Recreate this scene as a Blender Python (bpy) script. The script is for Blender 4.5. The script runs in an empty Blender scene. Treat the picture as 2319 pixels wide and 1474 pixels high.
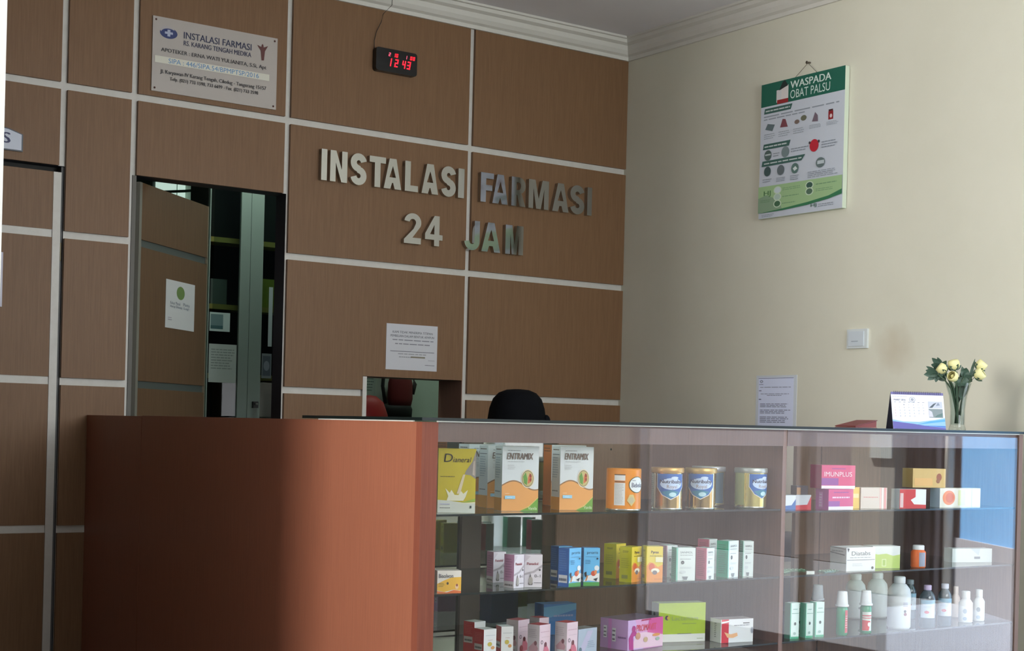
import bpy, bmesh, math, random
from mathutils import Vector, Matrix
random.seed(4)
PI = math.pi
SC = bpy.context.scene
COL = SC.collection

# ------------------------------------------------------------------ camera, world, lights, exposure
EYE = 1.08
YAW, ROLL = 0.6168, 0.0248
cam_d = bpy.data.cameras.new('camera')
cam = bpy.data.objects.new('camera', cam_d); COL.objects.link(cam)
cam_d.sensor_width = 36.0; cam_d.sensor_fit = 'HORIZONTAL'
cam_d.lens = 36.0 * 3375.44 / 2319.0
cam_d.shift_x = 0.0
cam_d.shift_y = (966.94 - 737.0) / 2319.0
cam_d.clip_start = 0.05
_f = Vector((math.sin(YAW), math.cos(YAW), 0)); _r = Vector((math.cos(YAW), -math.sin(YAW), 0)); _u = Vector((0, 0, 1))
_r2 = _r * math.cos(ROLL) + _u * math.sin(ROLL); _u2 = _u * math.cos(ROLL) - _r * math.sin(ROLL)
cam.matrix_world = Matrix(((_r2.x, _u2.x, -_f.x, 0), (_r2.y, _u2.y, -_f.y, 0), (_r2.z, _u2.z, -_f.z, EYE), (0, 0, 0, 1)))
SC.camera = cam

w = bpy.data.worlds.new('world'); SC.world = w; w.use_nodes = True
bg = w.node_tree.nodes['Background']
bg.inputs[0].default_value = (0.80, 0.91, 1.0, 1); bg.inputs[1].default_value = 2.2

def light(name, kind, loc, rot, energy, color=(1, 1, 1), size=(1, 1), angle=None):
    d = bpy.data.lights.new(name, kind); d.energy = energy; d.color = color
    if kind == 'AREA': d.shape = 'RECTANGLE'; d.size, d.size_y = size
    if angle is not None: d.angle = angle
    o = bpy.data.objects.new(name, d); COL.objects.link(o); o.location = loc; o.rotation_euler = rot
    return o
# the sun stands behind the building and lights the yard outside the right-hand entrance
sun = light('sun', 'SUN', (0, 0, 8), (0, 0, 0), 88.0, (1, 0.96, 0.90), angle=0.01)
sun.rotation_euler = Vector((0.17, 0.44, -0.88)).to_track_quat('-Z', 'Y').to_euler()
# area lamps for daylight; front and entrance ones added, with unseen windows
light('daylight_left_window', 'AREA', (-1.40, 2.91, 1.70), (0, -PI / 2, 0), 142.0, (1, 0.985, 0.95), (1.5, 0.85))
light('added_front_daylight', 'AREA', (3.49, 0.30, 2.02), (PI / 2, 0, 0), 72.0, (0.92, 0.98, 1.0), (2.3, 1.3))
light('added_entrance_daylight', 'AREA', (0.0, -2.38, 1.98), (PI / 2, 0, 0), 7.0, (1.0, 0.98, 0.93), (2.2, 1.4))
SC.view_settings.view_transform = 'Standard'; SC.view_settings.look = 'None'
SC.view_settings.exposure = 0.2; SC.view_settings.gamma = 1.0; SC.view_settings.use_curve_mapping = False
SC.cycles.use_denoising = True
SC.cycles.transparent_max_bounces = 32; SC.cycles.max_bounces = 10
SC.cycles.sample_clamp_indirect = 6.0

# ------------------------------------------------------------------ materials
def lin(c):
    def g(v):
        v = v / 255.0
        return v / 12.92 if v <= 0.04045 else ((v + 0.055) / 1.055) ** 2.4
    return (g(c[0]), g(c[1]), g(c[2]), 1)
_M = {}
def mat(c, rough=0.55, metal=0.0, emit=0.0, spec=0.5):
    """plain printed / painted / plastic surface with a faint mottling"""
    key = (tuple(c), rough, metal, emit, spec)
    if key in _M: return _M[key]
    m = bpy.data.materials.new('surface_%d_%d_%d' % tuple(c)); m.use_nodes = True
    nt = m.node_tree; b = nt.nodes['Principled BSDF']
    b.inputs['Base Color'].default_value = lin(c); b.inputs['Roughness'].default_value = rough
    b.inputs['Metallic'].default_value = metal; b.inputs['Specular IOR Level'].default_value = spec
    if emit > 0:
        b.inputs['Emission Color'].default_value = lin(c); b.inputs['Emission Strength'].default_value = emit
    m.diffuse_color = lin(c)
    _M[key] = m
    return m
def noisy(name, c1, c2, scale=(1, 1, 1), nscale=5.0, rough=0.6, bump=0.0, detail=6.0, spec=0.5, coat=0.0):
    m = bpy.data.materials.new(name); m.use_nodes = True
    nt = m.node_tree; N = nt.nodes; L = nt.links; b = N['Principled BSDF']
    tc = N.new('ShaderNodeTexCoord'); mp = N.new('ShaderNodeMapping'); mp.inputs['Scale'].default_value = scale
    L.new(tc.outputs['Object'], mp.inputs['Vector'])
    nz = N.new('ShaderNodeTexNoise'); nz.inputs['Scale'].default_value = nscale; nz.inputs['Detail'].default_value = detail
    nz.inputs['Roughness'].default_value = 0.65
    L.new(mp.outputs[0], nz.inputs['Vector'])
    cr = N.new('ShaderNodeValToRGB'); L.new(nz.outputs['Fac'], cr.inputs[0])
    cr.color_ramp.elements[0].position = 0.3; cr.color_ramp.elements[1].position = 0.7
    cr.color_ramp.elements[0].color = lin(c1); cr.color_ramp.elements[1].color = lin(c2)
    L.new(cr.outputs[0], b.inputs['Base Color'])
    b.inputs['Roughness'].default_value = rough; b.inputs['Specular IOR Level'].default_value = spec
    b.inputs['Coat Weight'].default_value = coat; b.inputs['Coat Roughness'].default_value = 0.12
    if bump:
        bp = N.new('ShaderNodeBump'); bp.inputs['Strength'].default_value = bump; bp.inputs['Distance'].default_value = 0.002
        L.new(nz.outputs['Fac'], bp.inputs['Height']); L.new(bp.outputs[0], b.inputs['Normal'])
    m.diffuse_color = lin(c1)
    return m
def glass_mat(name, tint=(1, 1, 1), rough=0.0):
    """thin clear pane: mirror share after Schlick, the rest passes straight through"""
    m = bpy.data.materials.new(name); m.use_nodes = True
    nt = m.node_tree; N = nt.nodes; L = nt.links; N.remove(N['Principled BSDF'])
    geo = N.new('ShaderNodeNewGeometry')
    dot = N.new('ShaderNodeVectorMath'); dot.operation = 'DOT_PRODUCT'
    L.new(geo.outputs['Normal'], dot.inputs[0]); L.new(geo.outputs['Incoming'], dot.inputs[1])
    def mth(op, a, bb=None):
        n = N.new('ShaderNodeMath'); n.operation = op
        for i, v in enumerate((a, bb)):
            if v is None: continue
            if hasattr(v, 'links'): L.new(v, n.inputs[i])
            else: n.inputs[i].default_value = v
        return n.outputs[0]
    ab = mth('ABSOLUTE', dot.outputs['Value']); om = mth('SUBTRACT', 1.0, ab); p5 = mth('POWER', om, 5.0)
    fr = mth('ADD', mth('MULTIPLY', p5, 0.96), 0.04)
    tr = N.new('ShaderNodeBsdfTransparent'); tr.inputs[0].default_value = (*tint, 1)
    gl = N.new('ShaderNodeBsdfGlossy'); gl.inputs['Roughness'].default_value = rough
    mx = N.new('ShaderNodeMixShader'); L.new(fr, mx.inputs[0]); L.new(tr.outputs[0], mx.inputs[1]); L.new(gl.outputs[0], mx.inputs[2])
    L.new(mx.outputs[0], N['Material Output'].inputs['Surface'])
    m.diffuse_color = (0.7, 0.85, 0.85, 0.2)
    return m
WALLWOOD = noisy('brown_wall_laminate', (117, 87, 62), (131, 100, 72), (55, 55, 1.6), 4.0, 0.45, 0.0, 8, 0.25)
LEAFWOOD = noisy('shaded_door_laminate', (92, 70, 50), (106, 82, 60), (55, 55, 1.6), 4.0, 0.5, 0.0, 8, 0.2)  # wall laminate darkened, the open leaf's shade put into its colour
STRIPM = noisy('pale_groove_laminate', (199, 195, 186), (208, 205, 197), (3, 3, 3), 6.0, 0.45)
REDWOOD = noisy('red_brown_laminate', (132, 80, 60), (152, 94, 71), (70, 70, 1.2), 4.0, 0.40, 0.0, 8)
DARKWOOD = noisy('dull_brown_board', (120, 88, 74), (138, 102, 86), (50, 50, 1.5), 4.0, 0.5, 0.0, 8)
CREAM = noisy('cream_wall_paint', (211, 208, 190), (217, 214, 197), (1, 1, 1), 1.6, 0.7, 0.0)
CEILM = noisy('ceiling_paint', (224, 222, 226), (230, 228, 232), (1, 1, 1), 2.0, 0.8)
CROWNM = noisy('cornice_paint', (206, 203, 194), (214, 211, 203), (1, 1, 1), 3.0, 0.6)
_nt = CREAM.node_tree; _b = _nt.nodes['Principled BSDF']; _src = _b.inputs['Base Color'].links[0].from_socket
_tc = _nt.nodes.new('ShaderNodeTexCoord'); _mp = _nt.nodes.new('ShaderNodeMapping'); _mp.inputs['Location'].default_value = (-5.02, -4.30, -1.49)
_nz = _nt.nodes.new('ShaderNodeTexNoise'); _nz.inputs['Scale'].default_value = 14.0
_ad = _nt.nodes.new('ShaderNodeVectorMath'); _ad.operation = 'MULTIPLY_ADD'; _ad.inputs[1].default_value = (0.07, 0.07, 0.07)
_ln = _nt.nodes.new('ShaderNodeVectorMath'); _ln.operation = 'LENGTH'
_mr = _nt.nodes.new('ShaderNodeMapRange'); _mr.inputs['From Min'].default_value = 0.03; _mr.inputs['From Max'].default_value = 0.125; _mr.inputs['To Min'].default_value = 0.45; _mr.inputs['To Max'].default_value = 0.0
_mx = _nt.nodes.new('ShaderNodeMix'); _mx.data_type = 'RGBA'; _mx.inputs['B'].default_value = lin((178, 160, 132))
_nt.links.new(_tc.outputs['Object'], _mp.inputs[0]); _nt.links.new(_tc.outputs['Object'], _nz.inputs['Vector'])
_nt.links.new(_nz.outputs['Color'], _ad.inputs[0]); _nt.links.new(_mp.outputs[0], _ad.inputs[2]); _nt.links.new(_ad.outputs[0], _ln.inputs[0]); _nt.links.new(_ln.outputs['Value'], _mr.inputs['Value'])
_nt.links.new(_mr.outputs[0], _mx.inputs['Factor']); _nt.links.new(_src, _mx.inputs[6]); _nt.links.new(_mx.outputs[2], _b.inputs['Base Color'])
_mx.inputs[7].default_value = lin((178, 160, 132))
FLOORM = noisy('floor_tile', (126, 120, 112), (138, 132, 124), (1, 1, 1), 3.0, 0.25)
WHITEW = noisy('white_wall_paint', (196, 196, 192), (204, 204, 200), (1, 1, 1), 2.0, 0.7)
STOREW = noisy('store_wall_paint', (205, 220, 205), (212, 226, 212), (1, 1, 1), 2.0, 0.8)
FROST = noisy('frosted_window_pane', (225, 230, 232), (235, 238, 240), (1, 1, 1), 8.0, 0.35)
GLASS = glass_mat('clear_pane'); SHELFG = glass_mat('shelf_glass', (0.90, 0.97, 0.94)); VASEG = glass_mat('vase_glass', (0.86, 0.90, 0.89))
MIRROR = mat((150, 158, 154), 0.03, 1.0)
GEDGE = mat((12, 22, 22), 0.3, 0.0, 0.0, 0.3)
CHROME = mat((176, 177, 178), 0.07, 1.0)
ALU = mat((196, 198, 196), 0.3, 0.8)
NAVY = mat((20, 26, 46), 0.5)
BLACK = mat((14, 14, 15), 0.35)

# ------------------------------------------------------------------ mesh building
class MB:
    def __init__(s): s.bm = bmesh.new(); s.ms = []
    def mi(s, m):
        if m not in s.ms: s.ms.append(m)
        return s.ms.index(m)
    def face(s, pts, m, smooth=False):
        vs = [s.bm.verts.new(Vector(p)) for p in pts]
        f = s.bm.faces.new(vs); f.material_index = s.mi(m); f.smooth = smooth
        return f
    def box(s, x0, x1, y0, y1, z0, z1, m, T=None, faces=None):
        P = [Vector((x, y, z)) for z in (z0, z1) for y in (y0, y1) for x in (x0, x1)]
        if T is not None: P = [T @ p for p in P]
        vs = [s.bm.verts.new(p) for p in P]
        I = {'bottom': (0, 2, 3, 1), 'top': (4, 5, 7, 6), 'front': (0, 1, 5, 4), 'right': (1, 3, 7, 5), 'back': (3, 2, 6, 7), 'left': (2, 0, 4, 6)}
        for k, q in I.items():
            f = s.bm.faces.new([vs[i] for i in q]); f.material_index = s.mi(m[k] if isinstance(m, dict) and k in m else (m['all'] if isinstance(m, dict) else m))
    def prism(s, poly, frame, depth, m, mside=None, inset=0):
        """polygon in the frame's (u,v), extruded by depth along -n"""
        O, u, v, n = frame
        a = [s.bm.verts.new(O + u * p[0] + v * p[1]) for p in poly]; b = [s.bm.verts.new(O + u * p[0] + v * p[1] - n * depth) for p in poly]
        f = s.bm.faces.new(a); f.material_index = s.mi(m)
        f = s.bm.faces.new(b[::-1]); f.material_index = s.mi(mside or m)
        for i in range(len(a)):
            j = (i + 1) % len(a)
            f = s.bm.faces.new((a[j], a[i], b[i], b[j])); f.material_index = s.mi(mside or m)
    def lathe(s, strips, m, seg=32, C=(0, 0, 0), sx=1.0, sy=1.0, T=None):
        C = Vector(C)
        for strip in strips:
            mm = m
            if isinstance(strip, tuple): strip, mm = strip
            rings = []
            for r, z in strip:
                if r < 1e-6: rings.append([s.bm.verts.new((T or Matrix()) @ (C + Vector((0, 0, z))))]); continue
                rings.append([s.bm.verts.new((T or Matrix()) @ (C + Vector((sx * r * math.cos(2 * PI * k / seg), sy * r * math.sin(2 * PI * k / seg), z)))) for k in range(seg)])
            for A, B in zip(rings, rings[1:]):
                for k in range(seg):
                    k2 = (k + 1) % seg
                    if len(A) == 1 and len(B) == 1: continue
                    if len(A) == 1: q = (A[0], B[k2], B[k])
                    elif len(B) == 1: q = (A[k], A[k2], B[0])
                    else: q = (A[k], A[k2], B[k2], B[k])
                    f = s.bm.faces.new(q); f.material_index = s.mi(mm); f.smooth = True
    def tube(s, pts, r, m, seg=8, taper=None):
        pts = [Vector(p) for p in pts]; rings = []
        for i, p in enumerate(pts):
            d = (pts[min(i + 1, len(pts) - 1)] - pts[max(i - 1, 0)]).normalized()
            a = d.orthogonal().normalized(); b = d.cross(a)
            rr = r if taper is None else r * taper[i]
            rings.append([s.bm.verts.new(p + a * rr * math.cos(2 * PI * k / seg) + b * rr * math.sin(2 * PI * k / seg)) for k in range(seg)])
        for A, B in zip(rings, rings[1:]):
            for k in range(seg):
                f = s.bm.faces.new((A[k], A[(k + 1) % seg], B[(k + 1) % seg], B[k])); f.material_index = s.mi(m); f.smooth = True
        for R in (rings[0][::-1], rings[-1]):
            f = s.bm.faces.new(R); f.material_index = s.mi(m)
    def ball(s, c, r, m, sc=(1, 1, 1), T=None, useg=20, vseg=12):
        M_ = Matrix.Translation(Vector(c)) @ Matrix.Diagonal((r * sc[0], r * sc[1], r * sc[2], 1))
        if T is not None: M_ = T @ M_
        res = bmesh.ops.create_uvsphere(s.bm, u_segments=useg, v_segments=vseg, radius=1.0, matrix=M_)
        for v in res['verts']:
            for f in v.link_faces: f.material_index = s.mi(m); f.smooth = True
    def build(s, name, parent=None, T=None, recalc=True):
        if recalc: bmesh.ops.recalc_face_normals(s.bm, faces=s.bm.faces)
        me = bpy.data.meshes.new(name); s.bm.to_mesh(me); s.bm.free()
        for m in s.ms: me.materials.append(m)
        o = bpy.data.objects.new(name, me); COL.objects.link(o)
        if parent is not None: o.parent = parent
        if T is not None: o.matrix_local = T
        return o
    # printed artwork laid on a face: frame = (origin, u, v, n); list of shapes in metres or 0..1
    def art(s, items, frame, W, H, warp=None, lift=0.00035):
        O, u, v, n = frame
        for k, it in enumerate(items):
            t = it[0]; off = lift * (1 + 0.55 * k)
            if off > 0.004: off = 0.004 + 0.00002 * k
            polys = []
            if t == 'r': x0, y0, x1, y1, c = it[1:6]; polys = [[(x0, y0), (x1, y0), (x1, y1), (x0, y1)]]
            elif t == 'e':
                cx, cy, rx, ry, c = it[1:6]; polys = [[(cx + rx * math.cos(2 * PI * q / 28), cy + ry * math.sin(2 * PI * q / 28)) for q in range(28)]]
            elif t == 'p': c = it[2]; polys = [it[1]]
            elif t == 'l':                      # rows of illegible small print: ragged dashes
                x0, y0, x1, y1, rows, c = it[1:7]; rg = random.Random(int((x0 * 91 + y0 * 57 + rows) * 1000))
                dh = (y1 - y0) / rows
                for q in range(rows):
                    x = x0; yb = y1 - (q + 0.8) * dh
                    xe = x1 - (x1 - x0) * (rg.random() * 0.25 if rows > 1 else 0)
                    while x < xe - 1e-4:
                        wd = min((x1 - x0) * (0.08 + 0.14 * rg.random()), xe - x)
                        polys.append([(x, yb), (x + wd, yb), (x + wd, yb + dh * 0.38), (x, yb + dh * 0.38)]); x += wd + (x1 - x0) * 0.025
            elif t == 't':
                txt, x0, y0, x1, y1, c = it[1:7]; opt = it[7] if len(it) > 7 else {}
                V, F = text_mesh(txt, 0.0); bd = opt.get('bold', 0.0) * 1.6 * (y1 - y0) * H / W
                sh = opt.get('shear', 0.0)
                pts = [(x0 + (x1 - x0) * (a + sh * (b - 0.5)), y0 + (y1 - y0) * b) for a, b in V]
                if bd:   # heavier weight: the glyphs struck twice, a hair apart
                    nv = len(pts); pts = [(a - bd, c_) for a, c_ in pts] + [(a + bd, c_) for a, c_ in pts]; F = list(F) + [tuple(i + nv for i in f) for f in F]
                polys = [[pts[i] for i in f] for f in F]
            mm = c if not isinstance(c, tuple) else mat(c, 0.5)
            if warp is None:
                if t == 't':
                    hv = len(pts) // 2 if bd else len(pts); vs = [s.bm.verts.new(O + u * (p[0] * W) + v * (p[1] * H) + n * (off + (0.00006 if q >= hv else 0))) for q, p in enumerate(pts)]
                    for f in F:
                        try: q = s.bm.faces.new([vs[i] for i in f]); q.material_index = s.mi(mm)
                        except ValueError: pass
                else:
                    for P in polys: s.face([O + u * (p[0] * W) + v * (p[1] * H) + n * off for p in P], mm)
            else:
                tb = bmesh.new()
                for q, P in enumerate(polys): tb.faces.new([tb.verts.new((p[0] * W, p[1] * H, 0.00008 if (t == 't' and bd and q >= len(polys) // 2) else 0)) for p in P])
                bmesh.ops.triangulate(tb, faces=tb.faces)
                bmesh.ops.remove_doubles(tb, verts=tb.verts, dist=1e-6)
                for _ in range(4):
                    es = [e for e in tb.edges if abs(e.verts[0].co.x - e.verts[1].co.x) > 0.006]
                    if not es: break
                    bmesh.ops.subdivide_edges(tb, edges=es, cuts=1); bmesh.ops.triangulate(tb, faces=tb.faces)
                mp = {vv: s.bm.verts.new(warp(vv.co.x, vv.co.y, off + vv.co.z)) for vv in tb.verts}
                for f in tb.faces:
                    try: q = s.bm.faces.new([mp[vv] for vv in f.verts]); q.material_index = s.mi(mm); q.smooth = True
                    except ValueError: pass
                tb.free()
_T = {}
def text_mesh(txt, bold=0.0):
    """glyph outlines as a flat mesh, scaled so the word fills 0..1 x 0..1"""
    k = (txt, bold)
    if k in _T: return _T[k]
    cu = bpy.data.curves.new('lettering', 'FONT'); cu.body = txt; cu.size = 1.0; cu.offset = bold; cu.resolution_u = 3; cu.fill_mode = 'FRONT'
    cu.space_character = 1.0 + bold * 2.2
    o = bpy.data.objects.new('lettering', cu); COL.objects.link(o)
    dg = bpy.context.evaluated_depsgraph_get(); dg.update()
    me = o.evaluated_get(dg).to_mesh()
    V = [(v.co.x, v.co.y) for v in me.vertices]; F = [tuple(p.vertices) for p in me.polygons]
    o.evaluated_get(dg).to_mesh_clear(); bpy.data.objects.remove(o); bpy.data.curves.remove(cu)
    x0 = min(a for a, b in V); x1 = max(a for a, b in V); y0 = min(b for a, b in V); y1 = max(b for a, b in V)
    V = [((a - x0) / (x1 - x0), (b - y0) / (y1 - y0)) for a, b in V]
    _T[k] = (V, F)
    return _T[k]
def FR(O, u, v, n): return (Vector(O), Vector(u), Vector(v), Vector(n))
def back_frame(x, z, y): return FR((x, y, z), (1, 0, 0), (0, 0, 1), (0, -1, 0))
def right_frame(y, z, x): return FR((x, y, z), (0, -1, 0), (0, 0, 1), (-1, 0, 0))
def tag(o, label, cat, group=None):
    o['label'] = label; o['category'] = cat
    if group: o['group'] = group
    return o
def thing(name, label, cat, loc=(0, 0, 0), rotz=0.0, group=None):
    o = bpy.data.objects.new(name, None); COL.objects.link(o); o.location = loc; o.rotation_euler = (0, 0, rotz)
    return tag(o, label, cat, group)
def struct(o): o['kind'] = 'structure'; return o
def rotz(a, loc=(0, 0, 0)): return Matrix.Translation(Vector(loc)) @ Matrix.Rotation(a, 4, 'Z')

# ------------------------------------------------------------------ room shell
YW, XR = 6.103, 5.025          # wood-panelled back wall face, cream right wall face
ZC = 3.13
b = MB(); b.box(-1.7, 5.3, -2.7, 9.4, -0.12, 0.0, FLOORM); struct(b.build('floor'))
b = MB(); b.box(-1.7, 5.25, -2.7, 6.25, ZC, ZC + 0.2, CEILM); b.box(1.9, 5.9, 6.25, 9.4, 2.75, 2.95, CEILM); struct(b.build('ceiling'))
# back wall: pale backing seen in the grooves, brown laminate panels proud of it
GX = [-1.5, -0.55, 0.28, 1.155, 2.0235, 2.326, 3.045, 4.037, 5.04]
GZ = [0.0, 0.611, 1.223, 1.829, 2.442, 3.035]
OPEN = [(1.17, 2.037, -1, 2.112), (2.327, 3.052, -1, 2.111), (3.464, 4.024, 0.95, 1.302)]
hw = 0.0145
b = MB()
def cells(xs, zs, inside):
    for x0, x1 in zip(xs, xs[1:]):
        for z0, z1 in zip(zs, zs[1:]):
            if x1 - x0 < 1e-5 or z1 - z0 < 1e-5: continue
            cx, cz = (x0 + x1) / 2, (z0 + z1) / 2
            if not any(o[0] < cx < o[1] and o[2] < cz < o[3] for o in OPEN): yield x0, x1, z0, z1
for i in range(len(GX) - 1):
    for j in range(len(GZ) - 1):
        X0, X1 = GX[i] + hw, GX[i + 1] - hw; Z0, Z1 = GZ[j] + (hw + 0.001 if j else 0), GZ[j + 1] - (hw + 0.001 if j < 4 else 0)
        xs = sorted({X0, X1} | {e for o in OPEN for e in o[:2] if X0 < e < X1}); zs = sorted({Z0, Z1} | {e for o in OPEN for e in o[2:] if Z0 < e < Z1})
        for x0, x1, z0, z1 in cells(xs, zs, None): b.box(x0, x1, YW, YW + 0.0155, z0, z1, WALLWOOD)
xs = sorted({-1.6, 5.04} | {e for o in OPEN for e in o[:2]}); zs = sorted({0.0, 3.13} | {e for o in OPEN for e in o[2:] if e > 0})
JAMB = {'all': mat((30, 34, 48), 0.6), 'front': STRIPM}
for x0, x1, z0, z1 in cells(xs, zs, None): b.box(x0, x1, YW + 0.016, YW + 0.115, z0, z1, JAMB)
struct(b.build('wall_back'))
# hatch lining: brown boards around the opening and a pale lipping on its left
b = MB(); b.box(4.0195, 4.0238, YW + 0.002, YW + 0.21, 0.95, 1.302, DARKWOOD); b.box(3.464, 4.024, YW + 0.116, YW + 0.21, 1.302, 1.318, DARKWOOD)
b.box(3.448, 3.464, YW + 0.116, YW + 0.21, 0.95, 1.318, DARKWOOD); struct(b.build('trim_3'))
b = MB(); b.box(3.4645, 3.486, YW - 0.001, YW + 0.11, 0.95, 1.300, STRIPM); struct(b.build('trim_4'))
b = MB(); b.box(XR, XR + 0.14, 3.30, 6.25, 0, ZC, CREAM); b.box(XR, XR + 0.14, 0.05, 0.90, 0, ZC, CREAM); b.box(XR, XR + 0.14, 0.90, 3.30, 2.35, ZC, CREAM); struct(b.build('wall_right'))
def wall_with_window(mb, axis, c0, c1, a0, a1, z0, z1, w0, w1, wz0, wz1, m):
    for p0, p1, q0, q1 in ((a0, w0, z0, z1), (w1, a1, z0, z1), (w0, w1, z0, wz0), (w0, w1, wz1, z1)):
        if axis == 'y': mb.box(p0, p1, c0, c1, q0, q1, m)
        else: mb.box(c0, c1, p0, p1, q0, q1, m)
b = MB(); wall_with_window(b, 'y', 0.05, 0.17, 2.12, 5.165, 0, ZC, 2.28, 4.7, 1.30, 2.72, WHITEW)
b.box(2.12, 2.24, -2.6, 0.05, 0, ZC, WHITEW)
wall_with_window(b, 'y', -2.6, -2.48, -1.6, 2.24, 0, ZC, -1.15, 1.15, 1.22, 2.74, WHITEW); struct(b.build('wall_front'))
b = MB(); wall_with_window(b, 'x', -1.6, -1.48, -2.6, 6.22, 0, ZC, 2.45, 3.38, 0.9, 2.5, WHITEW); struct(b.build('wall_left'))
b = MB(); b.box(-1.48, 1.101, 3.77, 3.92, 0, ZC, WHITEW); struct(b.build('wall_partition'))
def window(n, axis, c, a0, a1, z0, z1, sgn):
    o = MB(); t = 0.04
    def bx(mb, p0, p1, q0, q1, d0, d1, m):
        if axis == 'y': mb.box(p0, p1, c + min(d0, d1), c + max(d0, d1), q0, q1, m)
        else: mb.box(c + min(d0, d1), c + max(d0, d1), p0, p1, q0, q1, m)
    for p0, p1, q0, q1 in ((a0, a1, z0, z0 + t), (a0, a1, z1 - t, z1), (a0, a0 + t, z0, z1), (a1 - t, a1, z0, z1), ((a0 + a1) / 2 - t / 2, (a0 + a1) / 2 + t / 2, z0, z1)):
        bx(o, p0, p1, q0, q1, 0, sgn * 0.05, mat((225, 226, 224), 0.4))
    w = struct(o.build('window_%d' % n))
    g = MB(); bx(g, a0 + 0.01, a1 - 0.01, z0 + 0.01, z1 - 0.01, sgn * 0.018, sgn * 0.026, FROST); g.build('window_pane', w)
window(1, 'x', -1.56, 2.45, 3.38, 0.9, 2.5, 1); window(2, 'y', 0.10, 2.28, 4.7, 1.30, 2.72, 1); window(3, 'y', -2.56, -1.15, 1.15, 1.22, 2.74, 1)  # front and entrance windows, out of view, made up for the light; panes opaque
# cornice mouldings
prof = [(0.0, 0.0), (0.012, 0.0), (0.014, 0.018), (0.030, 0.026), (0.044, 0.044), (0.052, 0.066), (0.072, 0.076), (0.076, 0.092), (0.088, 0.094), (0.090, 0.105), (0.0, 0.105)]
b = MB()
for (d, z), (d2, z2) in zip(prof, prof[1:]):
    zz = 3.026
    b.face([(-1.48, YW - d, zz + z), (XR - d, YW - d, zz + z), (XR - d2, YW - d2, zz + z2), (-1.48, YW - d2, zz + z2)], CROWNM)
b.face([(-1.48, YW - d, 3.026 + z) for d, z in prof], CROWNM)
struct(b.build('trim_1'))
b = MB()
for (d, z), (d2, z2) in zip(prof, prof[1:]):
    b.face([(XR - d, YW - d, zz + z), (XR - d, 0.17, zz + z), (XR - d2, 0.17, zz + z2), (XR - d2, YW - d2, zz + z2)], CROWNM)
b.face([(XR - d, 0.17, 3.026 + z) for d, z in prof], CROWNM)
struct(b.build('trim_2'))
# closed panelled door on the left
b = MB(); y0 = YW + 0.012
for z0, z1 in ((0.01, 0.597), (0.629, 1.209), (1.241, 1.815), (1.847, 2.085)): b.box(1.18, 1.990, y0, y0 + 0.04, z0, z1, WALLWOOD)
b.box(1.18, 1.990, y0 + 0.004, y0 + 0.042, 0.01, 2.085, STRIPM); b.box(1.991, 2.0235, y0 - 0.001, y0 + 0.042, 0.01, 2.085, STRIPM)
d1 = struct(b.build('door_1'))
b = MB(); b.box(2.0255, 2.0355, y0 + 0.01, y0 + 0.06, 0, 2.11, mat((92, 92, 90), 0.5)); b.box(1.17, 2.037, y0 + 0.06, y0 + 0.10, 0, 2.112, mat((40, 38, 36), 0.7)); b.build('door_frame', d1)
b = MB(); b.lathe([[(0.006, 0), (0.006, 0.075)]], mat((96, 88, 70), 0.4, 0.8), 10, (2.0265, y0 + 0.004, 1.72)); b.build('hinge', d1)
# open panelled door leaf, hinged on the left jamb and swung into the store room
LT = rotz(math.radians(42.3), (2.3385, YW + 0.027, 0))
b = MB(); GG = mat((78, 84, 80), 0.5)
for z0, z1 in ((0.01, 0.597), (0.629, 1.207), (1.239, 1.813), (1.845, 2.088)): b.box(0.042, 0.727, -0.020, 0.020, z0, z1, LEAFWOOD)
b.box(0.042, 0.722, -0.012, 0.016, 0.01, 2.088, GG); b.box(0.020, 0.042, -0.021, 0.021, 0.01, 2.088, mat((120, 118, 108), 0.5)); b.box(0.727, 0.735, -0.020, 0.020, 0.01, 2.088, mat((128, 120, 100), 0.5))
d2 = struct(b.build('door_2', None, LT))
b = MB(); b.box(2.3275, 2.345, YW + 0.012, YW + 0.055, 0, 2.11, mat((88, 84, 76), 0.5)); struct(b.build('trim_5'))

# ------------------------------------------------------------------ store room behind the wood wall
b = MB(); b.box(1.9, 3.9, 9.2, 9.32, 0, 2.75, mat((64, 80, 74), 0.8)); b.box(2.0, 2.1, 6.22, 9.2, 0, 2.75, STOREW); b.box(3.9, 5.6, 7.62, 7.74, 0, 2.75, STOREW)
b.box(3.84, 3.9, 7.62, 9.3, 0, 2.75, STOREW); b.box(5.55, 5.67, 6.2, 7.7, 0, 2.75, STOREW); b.box(5.165, 5.67, 6.2, 6.3, 0, 2.75, STOREW); struct(b.build('wall_store'))
b = MB(); b.box(3.62, 3.99, 9.16, 9.199, 2.28, 2.62, mat((120, 130, 124), 0.5)); w4 = struct(b.build('window_4'))
b = MB(); b.box(3.64, 3.78, 9.15, 9.158, 2.30, 2.60, mat((196, 222, 210), 0.5, 0, 0.75)); b.box(3.79, 3.96, 9.15, 9.158, 2.30, 2.60, mat((196, 222, 210), 0.5, 0, 0.75)); b.build('window_pane', w4)
b = MB(); b.tube([(3.60, 9.10, 2.52), (3.80, 9.06, 2.545), (4.0, 9.02, 2.575)][:2] + [(3.89, 9.04, 2.56)], 0.009, mat((40, 60, 52)), 8); tag(b.build('hanging_rod'), 'dark rod slanting across the bright window in the room behind', 'rod')
lt = light('store_room_tube', 'AREA', (4.75, 6.95, 2.70), (0, 0, 0), 4.0, (0.84, 1.0, 0.88), (0.9, 0.15))
t = thing('ceiling_tube_lamp', 'long white tube lamp on the store room ceiling', 'lamp', (4.75, 6.95, 2.745))
b = MB(); b.box(-0.5, 0.5, -0.06, 0.06, -0.03, 0.0, mat((220, 222, 220))); b.build('lamp_base', t)
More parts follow.
